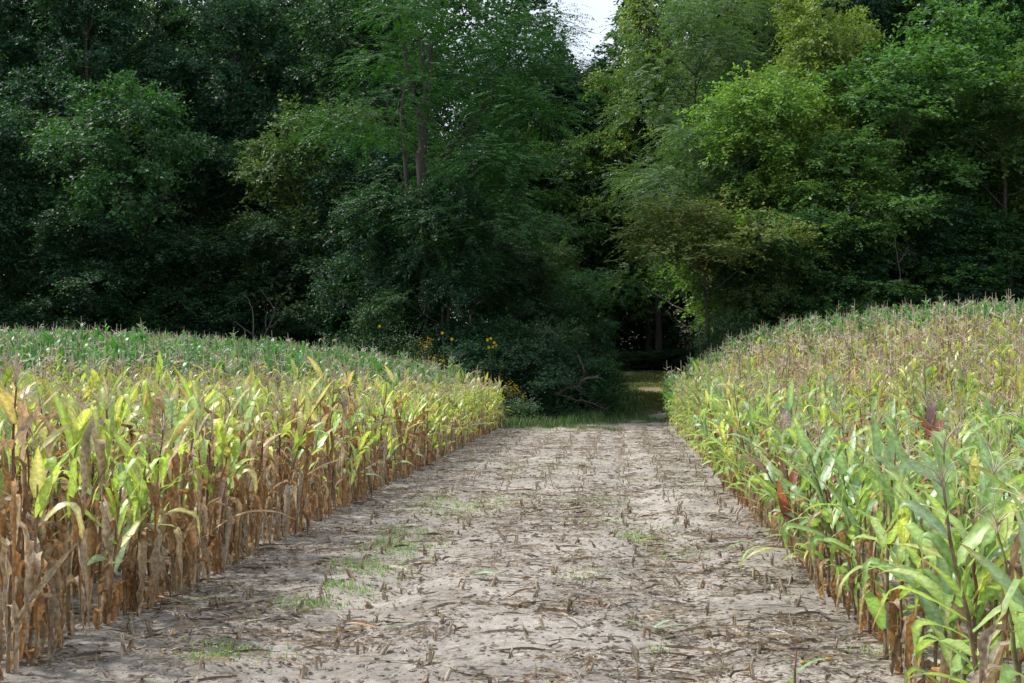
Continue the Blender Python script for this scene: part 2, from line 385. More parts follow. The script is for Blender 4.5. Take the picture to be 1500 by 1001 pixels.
def scatter(T, X, Y, Z, rot, scl, tint, lx=None, ly=None, sz=None):
    """T template arrays; the rest one value per copy"""
    V, Fq, C, M = T; n = len(X); nv = len(V)
    c, s = np.cos(rot)[:, None], np.sin(rot)[:, None]
    vx = (V[None, :, 0] * c - V[None, :, 1] * s) * scl[:, None]; vy = (V[None, :, 0] * s + V[None, :, 1] * c) * scl[:, None]
    vz = V[None, :, 2] * (scl if sz is None else sz)[:, None]
    if lx is not None: vx = vx + vz * lx[:, None]; vy = vy + vz * ly[:, None]
    out = np.stack([vx + X[:, None], vy + Y[:, None], vz + Z[:, None]], -1).reshape(-1, 3)
    f = (Fq[None] + (np.arange(n) * nv)[:, None, None]).reshape(-1, 4)
    cc = (C[None] * tint[:, None]).reshape(-1, 3)
    return out, f, cc, np.tile(M, n)

plants = []        # x, y, lateral, side
for side in (-1, 1):
    for r in range(60):
        lat = r * .76 + .12
        ymax = (49 + 17 * (1 - math.exp(-lat / 6))) if side < 0 else (52 + 9 * (1 - math.exp(-lat / 4)))
        y = (6.9 if side < 0 else 5.3) + rng.uniform(0, .2)
        while y < ymax:
            y += rng.uniform(.14, .34) if side < 0 and y < 26 else rng.uniform(.13, .25)
            x = (EL(y) - lat if side < 0 else ER(y) + lat) + rng.normal(0, .035)
            if rng.random() < .04 + .16 * (vnoise(x * 1.7, y * .9, 60) > .72): continue
            if abs(x) > .36 * y + 2.3 + .01 * y: continue
            plants.append((x, y, lat, side))
plants = np.array(plants)
PX, PY, PL, PS = plants.T
PZ = ground(PX, PY, False)
def corn_type(x, y, lat, side, r):
    n = float(fbm(x * .16, y * .10, 77, 3)) - .5
    if side < 0:
        if lat < 2.0 and y < 30: return 'dry' if r < .84 - .62 * sst(12, 26, y) else 'tan' if r < .92 - .6 * sst(12, 26, y) else 'yellow'
        if lat < 1.0: return 'dry' if r < .2 else 'yellow' if r < .85 else 'fresh'
        g = y - 24 - 24 * math.exp(-lat / 4.5) + n * 12 + (r - .5) * 5
        if g > 0: return 'deep'
        if y < 24: return 'dry' if r < .62 else 'yellow'
        if g > -6 and r < .5 and y > 22: return 'tan'
        return 'yellow' if r < .62 else 'tan' if r < .90 else 'dry'
    if 2.2 < x < 3.7 and 11.8 < y < 15 and r < .5: return 'purple'
    if y < 15 + n * 4: return 'fresh' if r < .82 else 'yellow' if r < .92 else 'tan'
    if y > 44 + n * 12 + (r - .5) * 6: return 'deep' if r < .80 else 'tan' if r < .9 else 'fresh'
    if y > 21 + n * 14 + (r - .5) * 8 and lat > 1.4: return 'tan' if r < .80 else 'yellow' if r < .88 else 'fresh'
    return 'fresh' if r < .60 else 'yellow' if r < .86 else 'tan'
RR = rng.random(len(PX))
PT = np.array([corn_type(*a) for a in zip(PX, PY, PL, PS, RR)])
vis = np.abs(PX) < .36 * PY + .15
rowk = np.round((PL - .12) / .76)
score = (1 / PY) * np.where(rowk == 0, 1, np.where(rowk == 1, .66, np.where(rowk == 2, .48, np.where(rowk == 3, .38, .27)))) * vis
ind = np.argsort(-score)[:300]
isind = np.zeros(len(PX), bool); isind[ind] = True
# the mass of the two fields beyond the 300 nearest plants
TM = {(t, l): [merged(corn(t, 1000 + 100 * l + hash_ * 7 + i, l)) for i in range((0, 7, 8)[l])] for hash_, t in enumerate(TYPES) for l in (1, 2)}
chunks = {-1: [], 1: []}
for (t, l), arr in TM.items():
    sel = np.where(~isind & (PT == t) & ((PY < 24) if l == 1 else (PY >= 24)))[0]
    if not len(sel): continue
    which = rng.integers(0, len(arr), len(sel))
    for v, T in enumerate(arr):
        for sd in (-1, 1):
            q = sel[(which == v) & (PS[sel] == sd)]
            if not len(q): continue
            m = len(q)
            tint = U(.82, 1.15, m)[:, None] * (1 + rng.normal(0, .05, (m, 3)))
            hs = U(.82, 1.08, m) * np.where(PS[q] > 0, .86 + .18 * sst(9, 22, PY[q]), 1.0) * np.where(rng.random(m) < .12, 1.12, 1)
            chunks[sd].append(scatter(T, PX[q], PY[q], PZ[q], U(0, 6.28, m), U(.9, 1.12, m), tint, rng.normal(0, .05, m), rng.normal(0, .05, m), hs))
def join(ch):
    V, Fq, C, M, n = [], [], [], [], 0
    for a in ch:
        V.append(a[0]); Fq.append(a[1] + n); C.append(a[2]); M.append(a[3]); n += len(a[0])
    return np.concatenate(V), np.concatenate(Fq), np.concatenate(C), np.concatenate(M)
o = link('corn_field', mesh_from('corn_field', *join(chunks[-1] + chunks[1]), [M_LEAF, M_DRY, M_STALK]))
tag(o, 'mass of standing corn filling both fields behind the plants lining the lane', 'corn field', None, 'stuff')
# the 300 nearest plants, each an object with its parts
NV = {t: [] for t in TYPES}
for ti, t in enumerate(TYPES):
    for i in range(9):
        pr = corn(t, 50 + ti * 31 + i, 0)
        NV[t].append({k: mesh_from(k, *a.arr(), [PMAT[k]]) for k, a in pr.items() if a.V})
def corn_label(x, y, lat, side, t):
    edge = 'first row' if lat < .5 else 'second row' if lat < 1.3 else 'inner rows'
    dist = 'near the photo bottom' if y < 11 else 'midway up the lane' if y < 19 else 'far up the lane'
    look = {'dry': 'corn plant with hanging brown lower leaves', 'yellow': 'yellow green corn plant', 'deep': 'deep green corn plant',
            'fresh': 'green corn plant with arching leaves', 'tan': 'tan dried corn plant', 'purple': 'corn plant with some purple red leaves'}[t]
    return '%s, %s, %s side, %s' % (look, edge, 'left' if side < 0 else 'right', dist)
for j in ind:
    x, y, t = PX[j], PY[j], PT[j]
    r = thing('corn_plant', corn_label(x, y, PL[j], PS[j], t), 'corn plant', (x, y, PZ[j] - .01),
              'corn plants along the %s side of the lane' % ('left' if PS[j] < 0 else 'right'))
    s = float(U(.9, 1.1)); sz = float(U(.80, 1.10)) * (1.0 if PS[j] < 0 else .86 + .18 * float(sst(9, 22, y))) * (1.13 if rng.random() < .12 else 1)
    r.scale = (s, s, sz); tl_ = .2 if rng.random() < .10 else .07
    r.rotation_euler = (float(rng.normal(0, tl_)), float(rng.normal(0, tl_)), float(U(0, 6.28)))
    for k, me in NV[t][int(rng.integers(9))].items(): link(k, me, r)
# single plants that stand out
def special_corn(seed, ty, x, y, rot, scl, label, parts=None, lean=(0, 0)):
    pr = corn(ty, seed, 0)
    r = thing('corn_plant', label, 'corn plant', (x, y, float(ground(x, y)) - .01), 'corn plants standing out of the rows')
    r.scale = (scl,) * 3; r.rotation_euler = (lean[0], lean[1], rot)
    for k, a in pr.items():
        if a.V and (parts is None or k in parts): link(k, mesh_from(k, *a.arr(), [PMAT[k]]), r)
def blades_plant(name, label, px, Y, stem, lvs, seed, cat='corn plant', sr=.012):
    x = at(px, Y); z = float(ground(x, Y)); r = thing(name, label, cat, (x, Y, z), 'corn plants standing out of the rows')
    rg = np.random.default_rng(seed); st, a = Acc(), Acc()
    tube(st, stem, np.linspace(sr, sr * .5, len(stem)), (.22, .12, .09), 6); accobj('stalk', st, [M_STALK], r)
    for (p, az, Ln, W, th, bd, kk_, c) in lvs:
        leaf(a, rg, p[2], az, Ln, W, th, bd, kk_, c, np.array(c) * (1.3, .8, .8), (.36, .36, .06), 13, 4, rg.normal(0, .5), False, 0, p[0], p[1], .03)
    accobj('foliage', a, [M_LEAF], r)
g1_, g2_, g3_ = (.20, .36, .08), (.16, .30, .12), (.34, .38, .07)
blades_plant('corn_plant', 'corn stalk leaning out low over the lane from the right field', 1205, 12.2,
             np.array([[.25, .1, 0], [.05, 0, .18], [-.25, -.05, .27], [-.62, -.1, .30]]),
             [((-.62, -.1, .30), 3.3, .26, .05, .25, 1.0, 0, g2_), ((-.50, -.1, .29), 3.5, .42, .055, .1, 1.9, 0, g1_), ((-.40, -.08, .28), 3.0, .36, .06, -.1, .9, 0, g3_), ((-.1, 0, .22), 4.4, .34, .05, .5, 1.8, 0, g3_), ((.02, 0, .16), 3.9, .3, .05, .2, 1.6, 0, (.3, .2, .1))], 31)
blades_plant('corn_plant', 'small green corn shoot growing alone in the lane at the bottom of the photo', 1162, 7.75,
             np.array([[0, 0, -.02], [.0, 0, .12], [.01, 0, .24]]),
             [((0, 0, .04), 2.7, .22, .035, 1.35, .3, 0, g1_), ((.0, 0, .10), .1, .24, .032, .75, 1.0, 0, g2_), ((0, 0, .02), 2.0, .12, .03, 1.0, 1.5, 0, g1_)], 32, sr=.008)

# ------------------------------------------------------------------ stubble in the lane
def stub(seed, lod):
    rg = np.random.default_rng(seed); a = Acc(); sh = Acc()
    h = rg.uniform(.035, .10); k = 6 if lod == 0 else 3
    c0 = np.array([(.26, .20, .15), (.17, .13, .10), (.36, .30, .22)][rg.integers(3)])
    n = 4 if lod == 0 else 2
    z = np.linspace(-.03, h, n); P = np.stack([rg.normal(0, .12) * z, rg.normal(0, .12) * z, z], 1)
    cc0 = np.tile(c0, (n, 1)); cc0[-1] = (.42, .36, .27); tube(a, P, np.linspace(.0115, .0095, n), cc0, k)
    # ragged splinters at the cut
    for j in range(3 if lod == 0 else 1):
        g = rg.uniform(0, 6.28); e = rg.uniform(0, .5); ln = rg.uniform(.012, .035)
        b = P[-1] + .006 * np.array([math.cos(g), math.sin(g), 0])
        d = np.array([math.sin(e) * math.cos(g), math.sin(e) * math.sin(g), math.cos(e)])
        tube(a, np.stack([b, b + d * ln * .6, b + d * ln]), np.array([.004, .003, .001]), c0 * 1.3, 3)
    for j in range(rg.integers(1, 5) if lod == 0 else 1):
        leaf(sh, rg, rg.uniform(.02, h), rg.uniform(0, 6.28), rg.uniform(.05, .16), rg.uniform(.010, .026), rg.uniform(-.2, .8), 0, 0, np.array(DRYC[rg.integers(6)]) * .65, (.1, .07, .05), (.14, .1, .07), 6 if lod == 0 else 3, 3 if lod == 0 else 2, rg.normal(), True, 0, 0, 0, .2)
    return a, sh
SB = []
for r in range(-1, 9):
    y = 6.0 + rng.uniform(0, .2)
    while y < 51.5:
        y += rng.uniform(.12, .34)
        dens = (.62 if y < 17 else .80) + .5 * (float(vnoise(r * 3.1, y * .7, 55)) - .5)
        q = r * .70 + .45
        x = EL(y) + q * (ER(y) - EL(y)) / 5.6 + rng.normal(0, .12 if y < 17 else .07)
        if rng.random() > dens or x < EL(y) + .12 or x > ER(y) - .12 or abs(x) > .36 * y + 1: continue
        SB.append((x, y))
SB = np.array(SB); SBz = ground(SB[:, 0], SB[:, 1])
on = np.abs(SB[:, 0]) < .36 * SB[:, 1]
o_ = np.argsort(SB[:, 1] + 1000 * (~on)); near, farb = o_[:300], o_[300:]
stv = []
for i in range(16):
    a, s = stub(300 + i, 0)
    stv.append((mesh_from('stub', *a.arr(), [M_STALK]), mesh_from('sheath', *s.arr(), [M_DRY]) if s.V else None))
for j in near:
    x, y = SB[j]; v = stv[int(rng.integers(16))]
    b = 'in the nearest part of the lane' if y < 10.5 else 'in the middle stretch of the lane'
    o = link('corn_stub', v[0]); o.location = (x, y, SBz[j]); o.rotation_euler = (float(rng.normal(0, .3)), float(rng.normal(0, .3)), float(U(0, 6.28)))
    s = float(U(.7, 1.3)); o.scale = (s, s, s * float(U(.7, 1.2)))
    tag(o, 'short ragged brown stub of a cut corn stalk ' + b, 'corn stub', 'cut corn stubs standing in the lane')
    if v[1]: link('sheath', v[1], o)
ch = []
for v in range(8):
    a, s = stub(400 + v, 1); q = farb[v::8]; m = len(q)
    for T, mi in ((a.arr(), 0), (s.arr(), 1)):
        T = (T[0], T[1], T[2], np.full(len(T[1]), mi)); rs = np.random.default_rng(v)
        ch.append(scatter(T, SB[q, 0], SB[q, 1], SBz[q], rs.uniform(0, 6.28, m), rs.uniform(.9, 1.3, m), rs.uniform(.8, 1.2, m)[:, None] * np.ones(3), rs.normal(0, .2, m), rs.normal(0, .2, m)))
o = link('stubble', mesh_from('stubble', *join(ch), [M_STALK, M_DRY]))
tag(o, 'rows of small cut corn stubs covering the farther part of the lane', 'stubble', None, 'stuff')

# ------------------------------------------------------------------ litter of husks and leaf scraps
LC = [(.24, .20, .17), (.34, .29, .25), (.16, .13, .11), (.38, .34, .29), (.24, .18, .12), (.34, .31, .28), (.44, .39, .31), (.10, .085, .07)]
def scrap(seed, big):
    rg = np.random.default_rng(seed); a = Acc()
    n = 7 if big else 3; Ln = rg.uniform(.16, .42) if big else rg.uniform(.04, .14); W = rg.uniform(.008, .026) if big else rg.uniform(.006, .018)
    t = np.linspace(0, 1, n); ang = np.cumsum(rg.normal(0, .28, n))
    P = np.cumsum(np.stack([np.cos(ang), np.sin(ang), rg.normal(0, .10, n)], 1) * Ln / n, 0); P[:, 2] += .012 - P[:, 2].min()
    rl = np.cumsum(rg.normal(0, .5, n)); S = np.stack([-np.sin(ang) * np.cos(rl), np.cos(ang) * np.cos(rl), np.abs(np.sin(rl))], 1)
    ww = W * np.clip(1 - np.abs(2 * t - 1) ** 3, .15, 1)
    s = np.array([-1, 0, 1.]) if big else np.array([-1, 1.])
    V = P[:, None] + S[:, None] * (s[None, :, None] * ww[:, None, None] * .5); V[..., 2] += (np.abs(s)[None] * ww[:, None] * .25)
    a.add(V.reshape(-1, 3), grid_faces(n, len(s)), np.tile(np.array([1., 1, 1]), (n * len(s), 1)))
    return a.arr()
ch = []
def litter(n, big, y0, y1, pw):
    y = y0 * (y1 / y0) ** (rng.random(n) ** pw)
    f = rng.random(n); x = EL(y) - .5 + f * (ER(y) - EL(y) + 1.0)
    d = fbm(x * 1.1, y * 1.6, 91, 3)
    row = .5 + .5 * np.cos(2 * np.pi * ((x - EL(y)) / .78))
    keep = rng.random(n) < np.clip((d - .36) * 4.0, .06, 1) * (.55 + .45 * row) * np.where(f < .35, 1.15, 1)
    x, y = x[keep], y[keep]; m = len(x); z = ground(x, y)
    wh = rng.integers(0, 24, m)
    for v in range(24):
        q = wh == v; k = q.sum()
        if not k: continue
        tint = np.array(LC)[rng.integers(0, len(LC), k)] * U(.7, 1.1, k)[:, None]
        ch.append(scatter(scrap(500 + v + 40 * big, big), x[q], y[q], z[q] - .004, U(0, 6.28, k), U(.7, 1.3, k) , tint, None, None, U(.5, 1.2, k)))
litter(18000, 1, 6, 52, .9); litter(110000, 0, 6, 52, .75)
o = link('husk_litter', mesh_from('husk_litter', *join(ch), [M_DRY]))
tag(o, 'grey and brown scraps of corn leaves and husks strewn over the lane', 'litter', None, 'stuff')

# clods of soil
ch = []
ico = Acc(); rg = np.random.default_rng(3)
def blob(seed, n=6, k=7):
    rg = np.random.default_rng(seed); a = Acc(); z = np.linspace(-1, 1, n); r = np.sqrt(np.maximum(1 - z * z, .01)) * rg.uniform(.75, 1.2, n)
    tube(a, np.stack([rg.normal(0, .1, n), rg.normal(0, .1, n), z * .6], 1), r, (1, 1, 1), k); return a.arr()
n = 20000; y = 6 * (50 / 6) ** rng.random(n); x = EL(y) + rng.random(n) * (ER(y) - EL(y)); z = ground(x, y)
for v in range(6):
    q = np.arange(n) % 6 == v; k = q.sum(); s = .004 + .022 * rng.random(k) ** 3
    ch.append(scatter(blob(v), x[q], y[q], z[q], U(0, 6.28, k), s, np.array([.37, .32, .27]) * U(.6, 1.1, k)[:, None]))
o = link('soil_clods', mesh_from('soil_clods', *join(ch), [M_SOIL], False))
tag(o, 'small crumbs of dry sandy soil lying on the lane', 'soil', None, 'stuff')

# ------------------------------------------------------------------ weeds and grass
def blades(cx, cy, n, spread, hh, width, cols, acc_list, clumped=True):
    """grass blades as narrow bent ribbons, all in world space"""
    x = cx + rng.normal(0, 1, n) * spread[0]; y = cy + rng.normal(0, 1, n) * spread[1]
    bl(x, y, hh, width, cols, acc_list)
def bl(x, y, hh, width, cols, acc_list):
    n = len(x)
    if n == 0: return
    z = ground(x, y) - .005
    az = U(0, 6.28, n); h = U(hh[0], hh[1], n); e = U(.1, .9, n); wdt = width * U(.7, 1.3, n)
    D = np.stack([np.cos(az), np.sin(az)], 1); Sx = np.stack([-np.sin(az), np.cos(az)], 1)
    t = np.array([0, .4, .75, 1.0]); rows = []
    for q in t:
        out = np.sin(e * q * 1.5) * h * q * .8; up = h * q * np.cos(e * q)
        ww = wdt * (1 - q ** 2 * .95) * .5
        c = np.stack([x + D[:, 0] * out, y + D[:, 1] * out, z + up], 1)
        so_ = np.stack([Sx[:, 0] * ww, Sx[:, 1] * ww, np.zeros(n)], 1)
        rows += [c - so_, c + so_]
    V = np.stack(rows, 1).reshape(-1, 3)
    base = np.array([[0, 1, 3, 2], [2, 3, 5, 4], [4, 5, 7, 6]])
    Fq = (base[None] + (np.arange(n) * 8)[:, None, None]).reshape(-1, 4)
    cc = np.repeat(np.array(cols)[rng.integers(0, len(cols), n)] * U(.8, 1.2, n)[:, None], 8, axis=0)
    acc_list.append((V, Fq, cc, np.zeros(len(Fq))))
ch = []; WG = [(.16, .34, .05), (.20, .38, .07), (.12, .27, .05), (.24, .36, .09)]
for (px, py, k, sx, sy) in [(455, 880, 150, .16, .18), (512, 855, 130, .15, .2), (540, 825, 260, .2, .35), (585, 795, 330, .22, .45), (600, 775, 160, .22, .4),
                            (690, 735, 420, .45, .8), (650, 745, 160, .4, .6), (870, 735, 130, .3, .4), (340, 955, 110, .16, .16), (300, 962, 40, .1, .1), (865, 765, 60, .2, .4),
                            (935, 785, 150, .14, .3), (945, 775, 60, .2, .3), (995, 808, 50, .2, .25), (840, 850, 22, .1, .1), (870, 838, 25, .1, .1),
                            (1010, 705, 30, .3, .3), (720, 680, 120, .6, 1), (860, 680, 120, .5, 1), (1290, 955, 40, .12, .12), (960, 945, 18, .06, .08), (930, 700, 60, .3, .8), (800, 690, 60, .5, 1), (915, 725, 14, .02, .05)]:
    Y = CAMZ * F / (py - HORIZ)
    blades(at(px, Y), Y, int(k * 2.2), (sx, sy), (.02, .075), .007, WG, ch)
o = link('weeds', mesh_from('weeds', *join(ch), [M_HERB]))
tag(o, 'thin patches of bright green weeds sprouting in the bare lane', 'weeds', None, 'stuff')
ch = []
GC = [(.07, .15, .04), (.10, .20, .05), (.06, .12, .05), (.14, .20, .07), (.05, .11, .04)]
n = 42000
x = U(-4, 8.5, n); y = U(44, 64, n)
m = (y + 26 * (fbm(x * .55, y * .22, 71, 3) - .5) > 50.0 + rng.normal(0, .6, n) - np.where(x < .8, 1.5, 0)) & ((fbm(x * .4, y * .16, 72, 3) < .53) | (x < EL(y) + .8)) & (x > EL(y) - .6) & (x < ER(y) + .8) & (fbm(x * .45, y * .3, 44, 3) + .12 * (x < 2) > .42)
bl(x[m], y[m], (.03, .15), .016, GC, ch)
x = U(0, 14, 60000); y = U(62, 104, 60000); m = (x > 1 + (y - 62) * .08) & (fbm(x * .5, y * .35, 45, 3) > .44)
bl(x[m], y[m], (.06, .24), .03, [(.14, .19, .05), (.20, .22, .08), (.10, .16, .04)], ch)
# taller grass skirting the thicket on the left of the track
t = rng.random(13000); cxp = np.array([738, 790, 850, 905, 925, 915]); cyp = np.array([50, 51.5, 54, 59, 66, 74.])
yy = np.interp(t, np.linspace(0, 1, 6), cyp) + np.abs(rng.normal(0, 2.2, 13000)) - 1.2; xx = at(np.interp(t, np.linspace(0, 1, 6), cxp), np.interp(t, np.linspace(0, 1, 6), cyp)) + rng.normal(0, .7, 13000) - .8
bl(xx, yy, (.08, .5), .02, GC, ch)
o = link('grass', mesh_from('grass', *join(ch), [M_HERB]))
tag(o, 'green grass growing over the shaded track end and round the thicket', 'grass', None, 'stuff')

# ------------------------------------------------------------------ trees
def rand_dir(rg, n):
    v = rg.normal(0, 1, (n, 3)); return v / np.linalg.norm(v, axis=1)[:, None]
def leaves_on(rg, tips, dirs, nleaf, tl, size, asp, droop, pal, wts, pinn=False):
    """leaf-sized faces along twigs; tips (n,3) twig starts, dirs (n,3)"""
    n = len(tips); m = n * nleaf
    q = np.tile(np.linspace(.05, 1, nleaf), n) ** .9
    S = np.repeat(tips, nleaf, 0); D = np.repeat(dirs, nleaf, 0); Ltw = np.repeat(tl, nleaf)
    P = S + D * (q * Ltw)[:, None]; P[:, 2] -= droop * (q ** 2) * Ltw
    side = np.cross(D, [0, 0, 1.]); side /= np.linalg.norm(side, axis=1)[:, None] + 1e-6
    sg = np.where(np.arange(m) % 2 == 0, 1., -1.)[:, None]
    if pinn:
        ax = side * sg + D * .45 + np.array([0, 0, -.35]) + rg.normal(0, .12, (m, 3))
    else:
        ax = side * sg * .8 + D * .7 + np.array([0, 0, -.35]) + rg.normal(0, .45, (m, 3)); P = P + rg.normal(0, .05, (m, 3))
    ax /= np.linalg.norm(ax, axis=1)[:, None]
    nr = np.array([0, 0, 1.]) + rg.normal(0, .45, (m, 3)) + D * .35
    wv = np.cross(ax, nr); wv /= np.linalg.norm(wv, axis=1)[:, None] + 1e-6
    sz = size * 1.35 * rg.uniform(.6, 1.3, m)[:, None]
    V = np.stack([P, P + ax * sz * .45 + wv * sz * asp * .5, P + ax * sz, P + ax * sz * .45 - wv * sz * asp * .5], 1).reshape(-1, 3)
    Fq = np.arange(m * 4).reshape(-1, 4)
    pc = np.array(pal)[rg.choice(len(pal), n, p=wts)]
    lc = np.array(pal)[rg.choice(len(pal), m, p=wts)]
    c = (np.repeat(pc, nleaf, 0) * .6 + lc * .4) * rg.uniform(.8, 1.25, m)[:, None]
    return V, Fq, np.repeat(c, 4, 0), np.zeros(m)
SPECIES = {
    #          palette, weights
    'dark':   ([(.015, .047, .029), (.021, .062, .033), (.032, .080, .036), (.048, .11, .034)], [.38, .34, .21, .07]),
    'mid':    ([(.030, .090, .038), (.042, .118, .040), (.068, .155, .046), (.026, .072, .040)], [.35, .35, .14, .16]),
    'olive':  ([(.060, .115, .042), (.075, .14, .04), (.055, .095, .04), (.11, .16, .045)], [.3, .3, .3, .1]),
    'fern':   ([(.020, .066, .022), (.030, .085, .025), (.045, .11, .03)], [.4, .4, .2]),
    'grey':   ([(.080, .15, .075), (.11, .19, .095), (.06, .12, .062), (.14, .22, .08)], [.35, .3, .25, .1]),
    'yellow': ([(.10, .19, .05), (.16, .24, .05), (.30, .29, .05), (.075, .15, .05)], [.35, .3, .1, .25]),
    'lime':   ([(.145, .245, .055), (.19, .29, .06), (.105, .20, .05), (.24, .30, .07)], [.4, .25, .25, .1]),
    'warm':   ([(.065, .15, .048), (.085, .185, .052), (.12, .23, .055), (.05, .115, .045)], [.35, .3, .18, .17]),
    'straw':  ([(.11, .175, .05), (.15, .20, .055), (.08, .14, .045), (.22, .22, .07)], [.35, .3, .2, .15]),
}
def make_tree(sp, seed, H, R, z0, nl, tw, nleaf, size=.13, asp=.55, tl=.9, droop=.25, pinn=False, trunk_r=.2, bark=(.06, .052, .044), bare=0, lobe=.42, fork=1):
    rg = np.random.default_rng(seed)
    tr, cr_ = Acc(), []
    pal, wts = SPECIES[sp]
    # trunk(s)
    n = 9; zt = np.linspace(-.4, H * .82, n); bx = np.cumsum(rg.normal(0, .02 * H / n * 2, (n, 2)), 0); bx[0] = bx[1] = 0
    TP = np.concatenate([bx, zt[:, None]], 1)
    bk = np.array(bark)
    rad = trunk_r * (1 - .85 * np.linspace(0, 1, n) ** .8); rad[0] *= 1.35
    tube(tr, TP, rad, bk, 9)
    trunk_at = lambda z: np.array([np.interp(z, zt, TP[:, 0]), np.interp(z, zt, TP[:, 1]), z])
    # lobes
    Lc, Lr = [], []
    for i in range(nl):
        f = (i + rg.uniform(0, 1)) / nl
        z = z0 + (H - z0) * (f ** .9) * .93
        prof = math.sin(min(1, .18 + .82 * ((z - z0) / (H - z0))) ** .75 * math.pi) ** .6 if z0 > 0 else math.cos(min(1, z / H) * 1.35)
        a = i * 2.4 + rg.normal(0, .4); rr = R * max(prof, .25) * rg.uniform(.2, 1.0)
        c = trunk_at(min(z, H * .8)); c = np.array([c[0] + rr * math.cos(a), c[1] + rr * math.sin(a), z])
        Lc.append(c); Lr.append(R * lobe * rg.uniform(.55, 1.2))
    for c, r in zip(Lc, Lr):
        zs = max(.5 if z0 > 2 else .15, c[2] - rg.uniform(.25, .5) * (np.linalg.norm(c[:2]) + 1.2) - .4 * r)
        s = trunk_at(min(zs, H * .78)); q = np.linspace(0, 1, 6)[:, None]
        mid = (s + c) / 2 + np.array([0, 0, -.08 * np.linalg.norm(c - s)]) + rg.normal(0, .15, 3)
        P = (1 - q) ** 2 * s + 2 * q * (1 - q) * mid + q ** 2 * c + rg.normal(0, .05, (6, 3)) * (q * (1 - q) * 4)
        r0 = max(.03, trunk_r * .42 * (1 - s[2] / H * .6))
        tube(tr, P, np.linspace(r0, r0 * .3, 6), bk, 5)
        for j in range(5):
            d = rand_dir(rg, 1)[0]; d[2] = abs(d[2]) * .6 - .1; e = c + d * r * rg.uniform(.6, .95); b = P[rg.integers(3, 6)]
            mm = (b + e) / 2 + rg.normal(0, .12, 3)
            tube(tr, np.stack([b, mm, e]), np.array([r0 * .28, r0 * .2, .008]), bk * 1.1, 3)
        nt_ = int(3.0 * tw * (r / (R * lobe)) ** 2)
        d = rand_dir(rg, nt_); d[:, 2] = d[:, 2] * .75 + .12
        shell = rg.uniform(.25, 1.0, nt_) ** .6
        # sprays gather into uneven clumps
        cl = rand_dir(rg, 12); near_ = (d @ cl.T).max(1); keep = near_ > rg.uniform(.70, .985, nt_)
        d, shell = d[keep], shell[keep]
        start = c + d * (r * shell)[:, None] * np.array([1, 1, .78])
        out = d * np.array([1, 1, .5]) + rg.normal(0, .3, d.shape); out[:, 2] += .05; out /= np.linalg.norm(out, axis=1)[:, None]
        tls = tl * rg.uniform(.6, 1.3, len(d))
        cr_.append(leaves_on(rg, start, out, nleaf, tls, size, asp, droop, pal, wts, pinn))
    J = join(cr_)
    zz_ = J[0][:, 2].reshape(-1, 4); ok = zz_.min(1) > .05
    J = (J[0], J[1][ok], J[2], J[3][ok])
    tm = mesh_from('trunk', *tr.arr(), [M_BARK])
    cm = mesh_from('crown', *J, [M_TREE], False)
    return tm, cm, H
VAR = {}
for i in range(3): VAR['dark', i] = make_tree('dark', 10 + i, 20, 4.6, 4.0, 20, 150, 18, .15, .55, 1.0, .25, trunk_r=.26)
for i in range(3): VAR['edge', i] = make_tree(('dark', 'mid', 'olive')[i], 20 + i, 11, 3.6, .8, 18, 150, 16, .13, .5, .9, .3, trunk_r=.14)
for i in range(2): VAR['fern', i] = make_tree('fern', 30 + i, 19, 5.0, 5.0, 19, 120, 24, .10, .34, 1.1, .35, True, trunk_r=.24, lobe=.36)
for i in range(2): VAR['grey', i] = make_tree('grey', 40 + i, 20, 4.6, 4.0, 22, 130, 24, .10, .42, 1.1, .40, True, trunk_r=.2)
for i in range(2): VAR['yellow', i] = make_tree('yellow', 50 + i, 21, 4.0, 6.0, 20, 100, 14, .14, .85, .8, .25, trunk_r=.22, lobe=.36)
for i in range(2): VAR['lime', i] = make_tree('lime', 60 + i, 15, 4.2, 2.5, 20, 150, 18, .14, .5, 1.0, .45, trunk_r=.2, lobe=.40)
for i in range(2): VAR['maple', i] = make_tree('warm', 70 + i, 16, 4.2, 1.5, 22, 150, 17, .14, .7, .9, .25, trunk_r=.2)
for i in range(3): VAR['shrub', i] = make_tree(('dark', 'mid', 'grey')[i], 80 + i, 3.6, 2.1, 0, 14, 110, 14, .09, .5, .55, .25, trunk_r=.05, lobe=.42)
VAR['olive', 0] = make_tree('straw', 90, 9.0, 3.6, 5.9, 12, 110, 14, .12, .55, .9, .3, trunk_r=.12)
VAR['high', 0] = make_tree('grey', 91, 14, 4.4, 7.8, 20, 120, 24, .10, .42, 1.1, .45, True, trunk_r=.2)
def tree(kind, v, px, Y, H, wid, label, name=None, cat='tree', group=None, top=None, X=None, tilt=(0, 0), dz=0):
    tm, cm, H0 = VAR[kind, v]
    x = at(px, Y) if X is None else X; z = float(ground(x, Y)) + dz
    if top is not None: H = CAMZ + (HORIZ - top) / F * Y - z
    r = thing(name or 'tree', label, cat, (x, Y, z), group)
    r.scale = (wid, wid, H / H0); r.rotation_euler = (tilt[0], tilt[1], float(U(0, 6.28)))
    link('trunk', tm, r); link('crown', cm, r)
    return r
